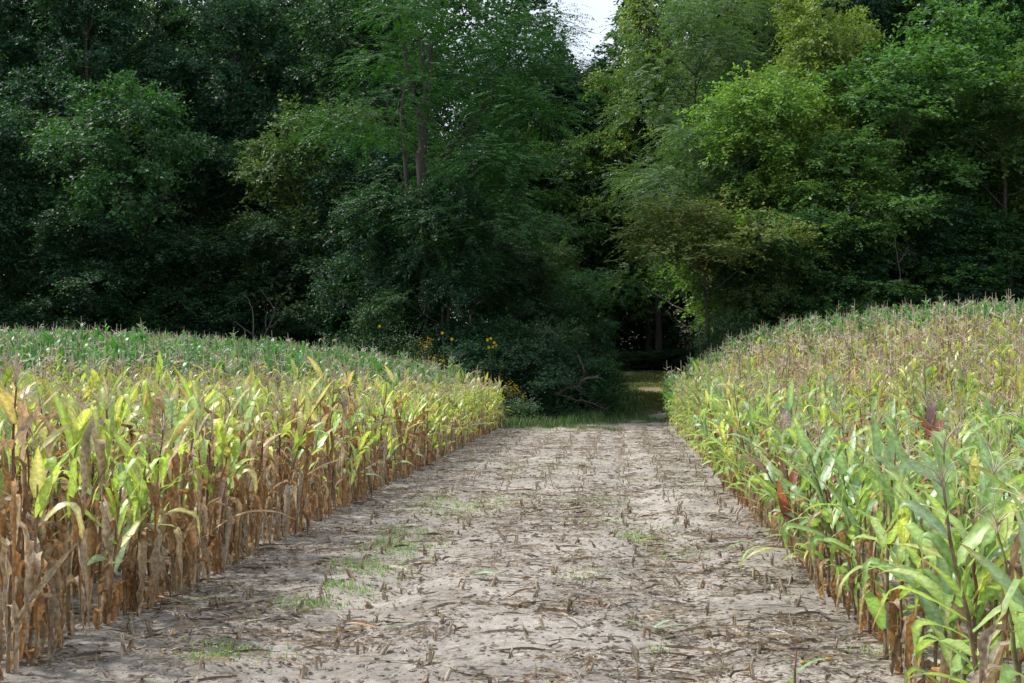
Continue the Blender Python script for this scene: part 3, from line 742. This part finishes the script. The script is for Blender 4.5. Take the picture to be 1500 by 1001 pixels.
# wood behind the trees that stand apart, and the low growth under them
def mass(name, label, n, xr, yr, top, size, pal, wts, seed, skip=None):
    rg = np.random.default_rng(seed)
    x = rg.uniform(xr[0], xr[1], n); y = rg.uniform(yr[0], yr[1], n)
    z0 = ground(x, y, False); tz = top(x, y, z0)
    z = z0 + .1 + (tz - z0) * rg.random(n) ** .85
    k = (fbm(x * .35 + 7, z * .35 + y * .2, seed, 3) > .30)
    if skip is not None: k &= ~skip(x, y)
    P = np.stack([x, y, z], 1)[k]; D = rand_dir(rg, len(P)); D[:, 2] *= .5
    J = leaves_on(rg, P, D, 8, rg.uniform(.6, 1.4, len(P)), size, .6, .3, pal, wts)
    o = link(name, mesh_from(name, *J, [M_TREE], False)); tag(o, label, name.replace('_', ' '), None, 'stuff')
def _top(x, y, z0):
    px = 750 + x / y * F
    t = -40 + 130 * np.exp(-((px - 850) / 50) ** 2) + 120 * (vnoise(px * .02, px * 0, 9) - .5)
    return CAMZ + (HORIZ - t) / F * y
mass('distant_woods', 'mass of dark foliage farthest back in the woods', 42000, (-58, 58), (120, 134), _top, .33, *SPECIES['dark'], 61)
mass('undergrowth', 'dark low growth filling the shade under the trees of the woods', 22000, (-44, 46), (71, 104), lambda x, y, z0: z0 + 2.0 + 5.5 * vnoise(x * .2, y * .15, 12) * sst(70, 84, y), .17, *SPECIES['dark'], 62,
     lambda x, y: (x > at(770, y) - 1) & (x < at(1035, y) + 1.5))
# left wall of woods
for i, (px, Y, top, wd_, lb) in enumerate([
        (-40, 74, 130, 1.15, 'dark leafy edge tree at the far left of the woods, cut by the photo border'),
        (60, 76, 150, 1.2, 'mid green rounded tree in the front of the left woods beside the photo border'),
        (185, 72, 100, 1.35, 'brighter green bushy tree standing forward in the left woods'),
        (300, 78, 190, 1.1, 'low dark tree between the bright bushy tree and the olive tree'),
        (450, 73, 150, 1.25, 'olive green tree with drooping sprays in the left woods'),
        (395, 70, 310, .9, 'small dark blue green tree above the bare dead snag'),
        (545, 71, 200, 1.1, 'dark tree just left of the thin grey trunk'),
        (-120, 71, 200, 1.2, 'dark tree partly outside the left photo border'),
        (120, 70, 300, 1.0, 'low dark leafy tree under the mid green tree of the left woods'),
        (260, 70, 330, .95, 'low blackish green tree rising right behind the left corn field'),
        (500, 68, 370, .85, 'short dense tree behind the corn left of the white flowers')]):
    v = {2: 1, 1: 1, 4: 2}.get(i, 0)
    tree('edge', v, px, Y, 0, wd_, lb, top=top, group='edge trees of the left woods')
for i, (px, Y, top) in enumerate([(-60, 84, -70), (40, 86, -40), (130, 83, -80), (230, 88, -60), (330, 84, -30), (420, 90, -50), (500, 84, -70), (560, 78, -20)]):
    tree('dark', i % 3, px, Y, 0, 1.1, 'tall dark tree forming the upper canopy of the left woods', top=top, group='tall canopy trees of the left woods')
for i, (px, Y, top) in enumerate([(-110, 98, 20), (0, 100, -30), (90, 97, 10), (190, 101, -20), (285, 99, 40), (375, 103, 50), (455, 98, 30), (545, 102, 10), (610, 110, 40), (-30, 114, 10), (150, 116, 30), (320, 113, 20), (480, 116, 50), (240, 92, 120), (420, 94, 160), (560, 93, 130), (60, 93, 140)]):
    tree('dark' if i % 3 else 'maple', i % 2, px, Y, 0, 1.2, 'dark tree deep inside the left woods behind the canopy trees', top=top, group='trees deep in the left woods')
# centre
tree('fern', 1, 690, 63, 0, .7, 'lower feathery tree drooping below the forked trunk', top=225, group='feathery leaved trees')
tree('fern', 0, 640, 60, 0, .5, 'small feathery tree behind the goldenrod', top=300, group='feathery leaved trees')
for i, (k, v, px, Y, top, wd_, lb) in enumerate([
        ('maple', 0, 770, 113, 190, 1.2, 'mid green tree in the gap below the leaning branch'),
        ('maple', 1, 850, 112, 180, 1.1, 'pale green rounded tree just below the sky gap'),
        ('edge', 1, 775, 76, 300, 1.0, 'dark green tree above the fallen branch'),
        ('edge', 0, 730, 66, 330, .9, 'dark slender tree growing out of the left thicket'),
        ('edge', 1, 845, 66, 390, .5, 'small green tree arching over the left side of the track'),
        ('edge', 2, 800, 69, 350, .6, 'small olive tree in the middle of the left thicket'),
        ('grey', 0, 890, 114, 220, 1.0, 'grey green tree behind the dark tunnel over the track'),
        ('dark', 0, 700, 109, 60, 1.0, 'dark tree behind the forked feathery tree'),
        ('dark', 1, 800, 120, 85, 1.2, 'far dark tree whose top lies under the sky gap'),
        ('dark', 2, 905, 118, 95, 1.0, 'far dark tree closing the woods above the tunnel'),
        ('dark', 0, 960, 113, 90, 1.1, 'dark tree behind the yellowing poplar'),
        ('dark', 1, 862, 126, 92, 1.3, 'farthest dark tree straight above the track'),
        ('dark', 2, 760, 122, 80, 1.2, 'farthest dark tree left of the sky gap'),
        ('dark', 2, 1020, 118, 60, 1.3, 'farthest dark tree behind the grey green tree'),
        ('edge', 0, 900, 116, 330, 1.3, 'dark low tree closing the left half of the tunnel'),
        ('edge', 0, 985, 115, 330, 1.3, 'dark low tree closing the right half of the tunnel'),
        ('edge', 0, 940, 121, 300, 1.3, 'dark low tree in the middle of the tunnel'),
        ('edge', 0, 560, 62, 260, .7, 'dark leafy tree left of the forked trunk, in front of the woods'),
        ('edge', 0, 655, 60, 240, .7, 'dark leafy tree hiding the lower part of the forked trunk'),
        ('edge', 0, 600, 62, 330, .6, 'low dark tree above the white asters')]):
    tree(k, v, px, Y, 0, wd_, lb, top=top, group='trees round the track opening')
# right
for i, (k, v, px, Y, top, wd_, lb) in enumerate([
        ('yellow', 0, 965, 110, -50, 1.3, 'yellowing poplar right of the sky gap'),
        ('yellow', 1, 950, 112, 60, 1.1, 'lower poplar with yellow leaves left of the grey green tree'),
        ('grey', 1, 1030, 76, -20, 1.1, 'tall grey green tree with fine leaves right of the poplars'),
        ('high', 0, 1065, 68, 170, 1.05, 'drooping grey green tree hanging over the track entrance'),
        ('grey', 0, 1085, 82, -40, 1.1, 'grey green tree behind the lime green one'),
        ('lime', 0, 1115, 66, 85, 1.1, 'lime green sunlit tree bulging out of the right woods'),
        ('lime', 1, 1215, 71, -10, 1.0, 'tall yellow green tree behind the lime green one'),
        ('maple', 0, 1300, 67, 60, 1.15, 'dark green glossy tree right of the lime green tree'),
        ('maple', 1, 1235, 63, 180, .85, 'glossy green tree with grey branches above the right corn'),
        ('maple', 1, 1400, 72, -20, 1.1, 'tall dark green tree near the right photo border'),
        ('fern', 0, 1490, 66, 120, 1.0, 'dark feathery tree at the right photo border'),
        ('yellow', 1, 1545, 70, 60, .9, 'tree with golden leaf patches at the right photo border'),
        ('maple', 0, 1590, 66, 40, 1.0, 'green tree just beyond the right photo border'),
        ('edge', 1, 1150, 60, 300, .85, 'leafy green tree low at the edge of the right corn'),
        ('edge', 0, 1340, 64, 280, 1.0, 'dark blue green tree low behind the right corn'),
        ('edge', 1, 1440, 65, 300, .9, 'low tree with darker leaves under the feathery tree on the right'),
        ('olive', 0, 1040, 60, 300, 1.25, 'yellow olive small tree leaning over the track from the right'),
        ('edge', 2, 1135, 60, 340, .65, 'olive green bushy tree where the right corn meets the track'),
        ('lime', 0, 1175, 64, 230, .75, 'yellow green tree below and right of the lime green tree'),
        ('maple', 1, 1100, 65, 200, .6, 'mid green slender tree left of the lime green tree'),
        ('edge', 0, 1250, 62, 350, .8, 'short dark tree right behind the right corn tassels')]):
    tree(k, v, px, Y, 0, wd_, lb, top=top, group='edge trees of the right woods')
for i, (px, Y, top) in enumerate([(1085, 92, -60), (1130, 88, -40), (1190, 94, -80), (1260, 86, -60), (1340, 90, -90), (1420, 87, -70), (1500, 85, -90), (1580, 84, -60), (1090, 102, 0), (1230, 104, -30), (1370, 103, -20), (1510, 100, -40), (1620, 96, -60), (1160, 80, 180), (1290, 79, 150), (1440, 80, 200)]):
    tree('dark' if i % 2 else 'maple', i % 2, px, Y, 0, 1.15, 'tall tree deep inside the right woods', top=top, group='trees deep in the right woods')

# shrubs
SH = [('shrub', 1, 560, 60, 450, .9, 'leafy green shrub beside the white flowering asters'),
      ('shrub', 0, 690, 57, 500, .9, 'dark shrub right of the goldenrod'),
      ('shrub', 0, 770, 56, 500, .95, 'dark shrub at the front of the thicket by the corn corner'),
      ('shrub', 2, 795, 61, 480, 1.0, 'blue green shrub above the fallen branch'),
      ('shrub', 1, 862, 60, 525, .75, 'grassy green shrub rounding the left side of the track'),
      ('shrub', 0, 825, 61, 505, .85, 'dark shrub behind the fallen branch'),
      ('shrub', 1, 715, 60, 470, 1.0, 'green shrub carrying the yellow sunflowers above it'),
      ('shrub', 0, 620, 62, 450, 1.0, 'dark shrub at the foot of the forked tree'),
      ('shrub', 2, 1040, 60, 495, .45, 'pale blue green shrub on the right of the track'),
      ('shrub', 2, 1085, 59, 460, .8, 'grey green shrub behind the corner of the right corn'),
      ('shrub', 0, 985, 106, 512, 1.2, 'low dark shrub closing the end of the track on the right'),
      ('shrub', 1, 925, 107, 514, 1.5, 'low green shrub at the end of the track'),
      ('shrub', 0, 1090, 80, 480, 1.2, 'dark shrub in the shade beyond the right corn corner'),
      ('shrub', 0, 860, 90, 505, 1.2, 'dark shrub in the shade left of the track end'),
      ('shrub', 0, 450, 68, 465, 1.2, 'dark shrub behind the left corn next to the dead snag'),
      ('shrub', 0, 330, 69, 455, 1.4, 'dark shrub left of the dead snag'),
      ('shrub', 1, 200, 70, 440, 1.4, 'green shrub behind the left corn below the bright tree'),
      ('shrub', 0, 70, 70, 440, 1.5, 'dark shrub behind the left corn near the photo border'),
      ('shrub', 0, -40, 70, 440, 1.4, 'dark shrub behind the left corn outside the photo border'),
      ('shrub', 2, 1160, 62, 430, 1.0, 'grey green shrub behind the right corn below the leafy tree'),
      ('shrub', 2, 1290, 63, 420, 1.2, 'grey green shrub behind the right corn tassels'),
      ('shrub', 0, 1400, 63, 420, 1.2, 'dark shrub behind the right corn'),
      ('shrub', 0, 1500, 63, 420, 1.2, 'dark shrub behind the right corn at the photo border')]
for (k, v, px, Y, top, wd_, lb) in SH:
    tree(k, v, px, Y, 0, wd_, lb, name='shrub', cat='shrub', top=top, group='shrubs along the foot of the woods')

# bare thin trunk, leaning branch, dead snag, fallen branches
def branchy(name, label, cat, base, segs, bark, group=None):
    r = thing(name, label, cat, base, group)
    for nm, P, r0, r1 in segs:
        a = Acc(); P = np.array(P, float); q = np.linspace(0, 1, 10); k = np.linspace(0, 1, len(P))
        Q = np.stack([np.interp(q, k, P[:, i]) for i in range(3)], 1); Q[1:-1] += rng.normal(0, (r0 + .01) * .5, (8, 3))
        tube(a, Q, np.linspace(r0, r1, 10), bark, 6)
        for j in range(0 if r0 > .1 else 7):
            i_ = rng.integers(3, 9); d = (Q[i_] - Q[i_ - 1]); d /= np.linalg.norm(d); d = d + rng.normal(0, .6, 3) * (1, .5, 1); ln = U(.15, .5)
            tube(a, np.stack([Q[i_], Q[i_] + d * ln * .5, Q[i_] + (d + rng.normal(0, .25, 3)) * ln]), np.array([r1 * .6, r1 * .4, .003]), bark, 3)
        accobj(nm, a, [M_BARK], r)
    return r
def crown_on(kind, v, wid, px, Y, top, r):
    tm, cm, H0 = VAR[kind, v]; c = link('crown', cm, r); c.location = (at(px, Y) - r.location.x, 0, 0)
    H = CAMZ + (HORIZ - top) / F * Y - r.location.z; c.scale = (wid, wid, H / H0)
def pxp(px, py, Y, base):                                # offset from a base for a seen point at depth Y
    return (at(px, Y) - base[0], Y - base[1], CAMZ + (HORIZ - py) / F * Y - base[2])
b = (at(592, 61), 61, float(ground(at(592, 61), 61)))
branchy('slender_tree', 'thin pale grey straight trunk left of the forked tree', 'tree', b,
        [('trunk', [(0, 0, -.3), pxp(593, 300, 61, b), pxp(591, 60, 61, b)], .13, .07), ('limb', [pxp(592, 230, 61, b), pxp(570, 170, 60.5, b), pxp(560, 120, 60, b)], .05, .02)], (.065, .06, .052))
b = (at(640, 63), 63, float(ground(at(640, 63), 63)))
crown_on('fern', 1, 1.2, 745, 63, -10, branchy('leaning_tree', 'slanting tree with feathery leaves reaching right against the sky gap', 'tree', b,
        [('trunk', [(0, 0, -.3), pxp(645, 240, 63, b), pxp(700, 165, 62.5, b), pxp(716, 140, 62, b), pxp(726, 118, 62, b)], .15, .07),
         ('limb', [pxp(708, 155, 62.3, b), pxp(745, 150, 62, b), pxp(775, 135, 61.5, b)], .07, .03)], (.05, .043, .037)))
b = (at(622, 60.5), 60.5, float(ground(at(622, 60.5), 60.5)))
crown_on('fern', 0, 1.15, 622, 60.5, -60, branchy('forked_tree', 'tall tree with a thick dark trunk forking into three stems left of centre', 'tree', b,
        [('trunk', [(0, 0, -.3), pxp(621, 420, 60.5, b), pxp(618, 230, 60.5, b), pxp(617, 185, 60.5, b)], .24, .2),
         ('limb', [pxp(617, 190, 60.5, b), pxp(611, 150, 60.5, b), pxp(600, 90, 60, b)], .12, .07),
         ('limb', [pxp(617, 190, 60.5, b), pxp(619, 150, 60.5, b), pxp(618, 60, 60.5, b)], .12, .07),
         ('limb', [pxp(618, 190, 60.5, b), pxp(628, 150, 60.5, b), pxp(634, 60, 61, b)], .14, .07),
         ('limb', [pxp(618, 240, 60.5, b), pxp(606, 222, 60.5, b), pxp(599, 200, 60, b)], .08, .04)], (.05, .043, .037)))
b = (at(370, 66.5), 66.5, float(ground(at(370, 66.5), 66.5)))
G = (.12, .105, .095)
branchy('dead_snag', 'small leafless dead tree with pale twigs standing behind the left corn', 'dead tree', b,
        [('trunk', [(0, 0, -.2), pxp(372, 490, 66.5, b), pxp(371, 455, 66.5, b), pxp(364, 440, 66.5, b), pxp(354, 428, 66.5, b)], .04, .012),
         ('limb', [pxp(371, 490, 66.5, b), pxp(352, 478, 66.5, b), pxp(338, 468, 66.5, b), pxp(341, 462, 66.5, b)], .022, .008),
         ('limb', [pxp(385, 500, 66.5, b), pxp(395, 475, 66.5, b), pxp(403, 458, 66.5, b), pxp(395, 442, 66.5, b), pxp(387, 432, 66.5, b)], .032, .010),
         ('limb', [pxp(396, 480, 66.5, b), pxp(405, 472, 66.5, b), pxp(411, 463, 66.5, b)], .03, .012),
         ('limb', [pxp(390, 485, 66.5, b), pxp(388, 468, 66.5, b), pxp(392, 458, 66.5, b)], .03, .012)], G)
b = (at(825, 55.0), 55.0, float(ground(at(825, 55), 55)))
branchy('fallen_branch', 'dead grey branch lying slanted against the dark thicket', 'branch', b,
        [('stem', [pxp(815, 580, 54.8, b), pxp(840, 568, 54.8, b), pxp(858, 556, 54.8, b), pxp(876, 551, 55, b)], .07, .045),
         ('twig', [pxp(812, 575, 54.6, b), pxp(835, 584, 54.6, b), pxp(862, 588, 54.4, b), pxp(890, 600, 54.4, b)], .035, .015),
         ('twig', [pxp(820, 545, 55, b), pxp(835, 560, 54.9, b), pxp(850, 575, 54.6, b), pxp(858, 580, 54.6, b)], .03, .012),
         ('twig', [pxp(846, 520, 55.4, b), pxp(853, 535, 55.2, b), pxp(857, 545, 55, b)], .03, .012)], (.07, .058, .052))
for (px, py, Y, pts, lb) in [(1215, 250, 60.5, [(1200, 345), (1212, 318), (1240, 312), (1270, 312), (1300, 330)], 'pale bare branch bending across the glossy tree on the right'),
                         (1320, 340, 60.5, [(1300, 330), (1312, 350), (1316, 385), (1322, 420)], 'pale bare twig hanging low above the right corn')]:
    x0 = at(pts[0][0], Y); b = (x0, Y, CAMZ + (HORIZ - pts[0][1]) / F * Y)
    branchy('bare_branch', lb, 'branch', b, [('stem', [pxp(p, q, Y, b) for p, q in pts], .035, .018), ('twig', [pxp(pts[2][0], pts[2][1], Y, b), pxp(pts[2][0] + 15, pts[2][1] - 18, Y, b)], .03, .015)], (.08, .072, .063))

# ------------------------------------------------------------------ flowers of the thicket
def herb(px, Y, H, n_st, spread, leafc, fl, fc_, label, name, cat, group, fs=.05, nfl=40, base_up=0):
    x = at(px, Y); z = float(ground(x, Y)) + base_up
    r = thing(name, label, cat, (x, Y, z), group); st, fo, fw = Acc(), [], Acc()
    rg = np.random.default_rng(int(px * 7 + Y))
    tips = []; P0 = []; D0 = []
    for i in range(n_st):
        a = rg.uniform(0, 6.28); q = rg.uniform(0, spread); hh = H * rg.uniform(.7, 1.05) * (1 - .25 * q / spread)
        b0 = np.array([.25 * q * math.cos(a), .25 * q * math.sin(a), 0]); tp = np.array([q * math.cos(a), q * math.sin(a), hh])
        tube(st, np.stack([b0, (b0 + tp) / 2 + [0, 0, hh * .08], tp]), np.array([.01, .008, .004]), (.06, .09, .03), 3)
        for s in np.linspace(.08, 1, 22): P0.append(b0 + (tp - b0) * s); d = rg.normal(0, 1, 3); d[2] = .3; D0.append(d / np.linalg.norm(d))
        tips.append(tp)
    P0, D0 = np.array(P0), np.array(D0)
    J = leaves_on(rg, P0, D0, 6, rg.uniform(.1, .28, len(P0)), .10, .35, .3, leafc, [1 / len(leafc)] * len(leafc))
    link('foliage', mesh_from('foliage', J[0], J[1], J[2], J[3], [M_HERB], False), r)
    accobj('stem', st, [M_STALK], r)
    k = nfl; tips = np.array(tips); c = tips[rg.integers(0, len(tips), k)]
    c = c + np.stack([rg.normal(0, fl[0], k), rg.normal(0, fl[0], k), rg.normal(0, fl[1], k)], 1)
    T = blob(5, 4, 5)
    J = scatter(T, c[:, 0], c[:, 1], c[:, 2], rg.uniform(0, 6, k), fs * rg.uniform(.6, 1.2, k), np.array(fc_)[rg.integers(0, len(fc_), k)])
    link('blossom', mesh_from('blossom', *J, [M_PETAL], False), r)
HG = [(.035, .085, .03), (.05, .11, .03), (.065, .13, .04)]
HB = [(.07, .14, .06), (.09, .17, .07), (.06, .12, .06)]
YL = [(.50, .32, .01), (.42, .28, .02), (.55, .38, .02)]; WH = [(.38, .42, .37), (.30, .36, .28)]
for px, Y, H, lb in [(640, 55, 1.9, 'goldenrod with yellow plumes at the front left of the thicket'), (665, 54.5, 1.6, 'goldenrod between the sunflowers and the left corn'), (700, 54, 1.5, 'goldenrod with bright yellow plumes beside the corn corner'),
                     (740, 53.5, 1.5, 'rightmost goldenrod, next to the dark shrubs'), (625, 57, 2.7, 'tall goldenrod right of the white asters'), (715, 55.5, 2.0, 'goldenrod rising behind the bright yellow plumes')]:
    herb(px, Y, H, 9, .7, HG, (.07, .12), YL, lb, 'goldenrod', 'wildflower', 'goldenrods in the thicket', .030, 170)
for px, Y, H, sp, lb in [(585, 57.5, 3.0, .9, 'tall bush of small white asters behind the left corn'), (605, 56.5, 2.6, .8, 'white aster bush leaning toward the goldenrod'), (750, 52.5, 1.1, .6, 'low pale leaved aster beside the last left corn plants'),
                     (775, 52, .95, .6, 'low white flowering herb in front of the dark thicket'), (560, 59, 3.2, .8, 'white asters at the left end of the thicket')]:
    herb(px, Y, H, 10, sp, HB if H < 2 else HG, (.18, .25), WH, lb, 'white_aster', 'wildflower', 'white asters in the thicket', .018, 110)
for px, Y, H, lb, nf in [(655, 56, 0, 'sunflower stem with two yellow heads above the goldenrod', 2), (720, 55.8, 0, 'tall sunflower clump with yellow heads in the middle of the thicket', 6), (556, 58, 0, 'single yellow sunflower above the left corn', 1)]:
    x = at(px, Y); z = float(ground(x, Y)); tops = {655: [(648, 488), (662, 497)], 720: [(714, 498), (719, 496), (724, 502), (722, 508), (727, 506), (716, 509)], 556: [(556, 478)]}[px]
    r = thing('sunflower', lb, 'wildflower', (x, Y, z), 'yellow sunflowers in the thicket')
    for (u, v) in tops:
        p = np.array(pxp(u, v, Y, (x, Y, z))); st = Acc(); tube(st, np.stack([[0, 0, 0], p * .5 + [0, 0, .1], p]), np.array([.014, .012, .008]), (.06, .1, .03), 3); s_ = accobj('stem', st, [M_STALK], r)
        a = Acc()
        for j in range(11):
            g = j * 6.283 / 11; d = np.array([math.cos(g), -.35, math.sin(g)]); e = np.array([-math.sin(g), 0, math.cos(g)])
            V = np.stack([p, p + d * .035 + e * .014, p + d * .068, p + d * .035 - e * .014]); a.add(V, [[0, 1, 2, 3]], (.62, .40, .015))
        h_ = accobj('flower_head', a, [M_PETAL], r, False)

# ------------------------------------------------------------------ fallen green leaves and ears in the lane
def lying(px, py, leaves, label, name='fallen_leaf', cat='corn leaf', seed=1, group='torn corn leaves lying in the lane'):
    Y = CAMZ * F / (py - HORIZ); x = at(px, Y); z = float(ground(x, Y))
    rg = np.random.default_rng(seed); a = Acc()
    for (az, Ln, W, c) in leaves:
        leaf(a, rg, .03, az, Ln, W, .25, .5, 0, c, np.array(c) * .8, np.array(c) * 1.15, 10, 4, rg.normal(0, .6), False, 0, 0, 0, .03)
    o = accobj(name, a, [M_LEAF]); o.location = (x, Y, z); tag(o, label, cat, group)
gg, pg, br = (.10, .21, .07), (.28, .38, .26), (.34, .2, .1)
lying(690, 852, [(.1, .36, .04, gg), (-.5, .30, .035, (.2, .33, .17)), (3.3, .2, .03, br)], 'green torn leaf lying in the middle of the lane', seed=2)
lying(955, 915, [(2.6, .36, .04, pg), (.9, .32, .035, pg), (-.1, .30, .035, pg), (-1.2, .34, .04, (.30, .33, .26)), (3.6, .3, .03, pg)], 'pale wilted green corn top lying right of centre in the lane', seed=3)
lying(890, 862, [(1.9, .2, .03, (.18, .2, .05)), (-.8, .22, .025, (.36, .32, .24))], 'curled olive leaf scrap in the right wheel track', seed=4)
lying(270, 885, [(.3, .38, .04, (.16, .26, .14)), (2.8, .34, .03, br)], 'green leaf lying at the foot of the left corn', seed=5)
lying(560, 925, [(.2, .36, .03, (.14, .22, .08)), (2.9, .3, .03, br)], 'thin green and brown leaf lying in the left half of the lane', seed=6)
lying(935, 790, [(.4, .22, .04, (.25, .33, .05)), (2.2, .2, .04, (.2, .3, .05)), (-.9, .2, .03, br)], 'small yellow green seedling in the right wheel track', seed=7)
lying(905, 765, [(2.4, .34, .02, (.2, .34, .12)), (.4, .2, .03, (.3, .38, .25)), (1.2, .3, .02, (.15, .4, .06))], 'pale green seedling up the lane beyond the yellow one', seed=8)
lying(790, 632, [(a_, .6, .05, (.14, .26, .12)) for a_ in (.2, 1.1, 2.0, 2.9, 4, 5)], 'grassy corn seedling at the far end of the lane', seed=9)
def ear(px, py, az, c, label, full):
    Y = CAMZ * F / (py - HORIZ); x = at(px, Y); z = float(ground(x, Y))
    a = Acc(); q = np.linspace(0, 1, 9); Ln = .20 if full else .055
    P = np.stack([(q - .5) * Ln * math.cos(az), (q - .5) * Ln * math.sin(az), np.full(9, .022)], 1)
    rad = np.array([.006, .019, .025, .027, .026, .023, .017, .01, .003]) * (1 if full else .5)
    tube(a, P, rad, np.array([c] * 9) * np.linspace(.85, 1.05, 9)[:, None], 9)
    o = accobj('corn_ear', a, [M_DRY]); o.location = (x, Y, z); tag(o, label, 'corn ear', 'corn ears dropped in the lane')
    if full:
        h = Acc(); rg = np.random.default_rng(4)
        for j in range(4): leaf(h, rg, .02, az + math.pi + rg.normal(0, .4), .13, .035, .2, .4, 0, (.45, .40, .30), (.4, .3, .2), (.4, .34, .26), 6, 3, 1, False, 0, 0, 0, .1)
        accobj('husk', h, [M_DRY], o)
ear(1142, 932, .15, (.52, .40, .32), 'pale husked corn ear lying near the right corn', True)
for px, py, lb in [(1094, 977, 'broken yellow cob piece left of the green shoot'), (1176, 975, 'broken yellow cob piece right beside the green shoot'), (1212, 970, 'broken yellow cob piece nearest the right corn'), (256, 934, 'broken yellow cob piece in the litter near the left corn')]:
    ear(px, py, 1.0 if px < 1150 else .2, (.58, .40, .12), lb, False)
print('plants', len(PX), 'stubs', len(SB))
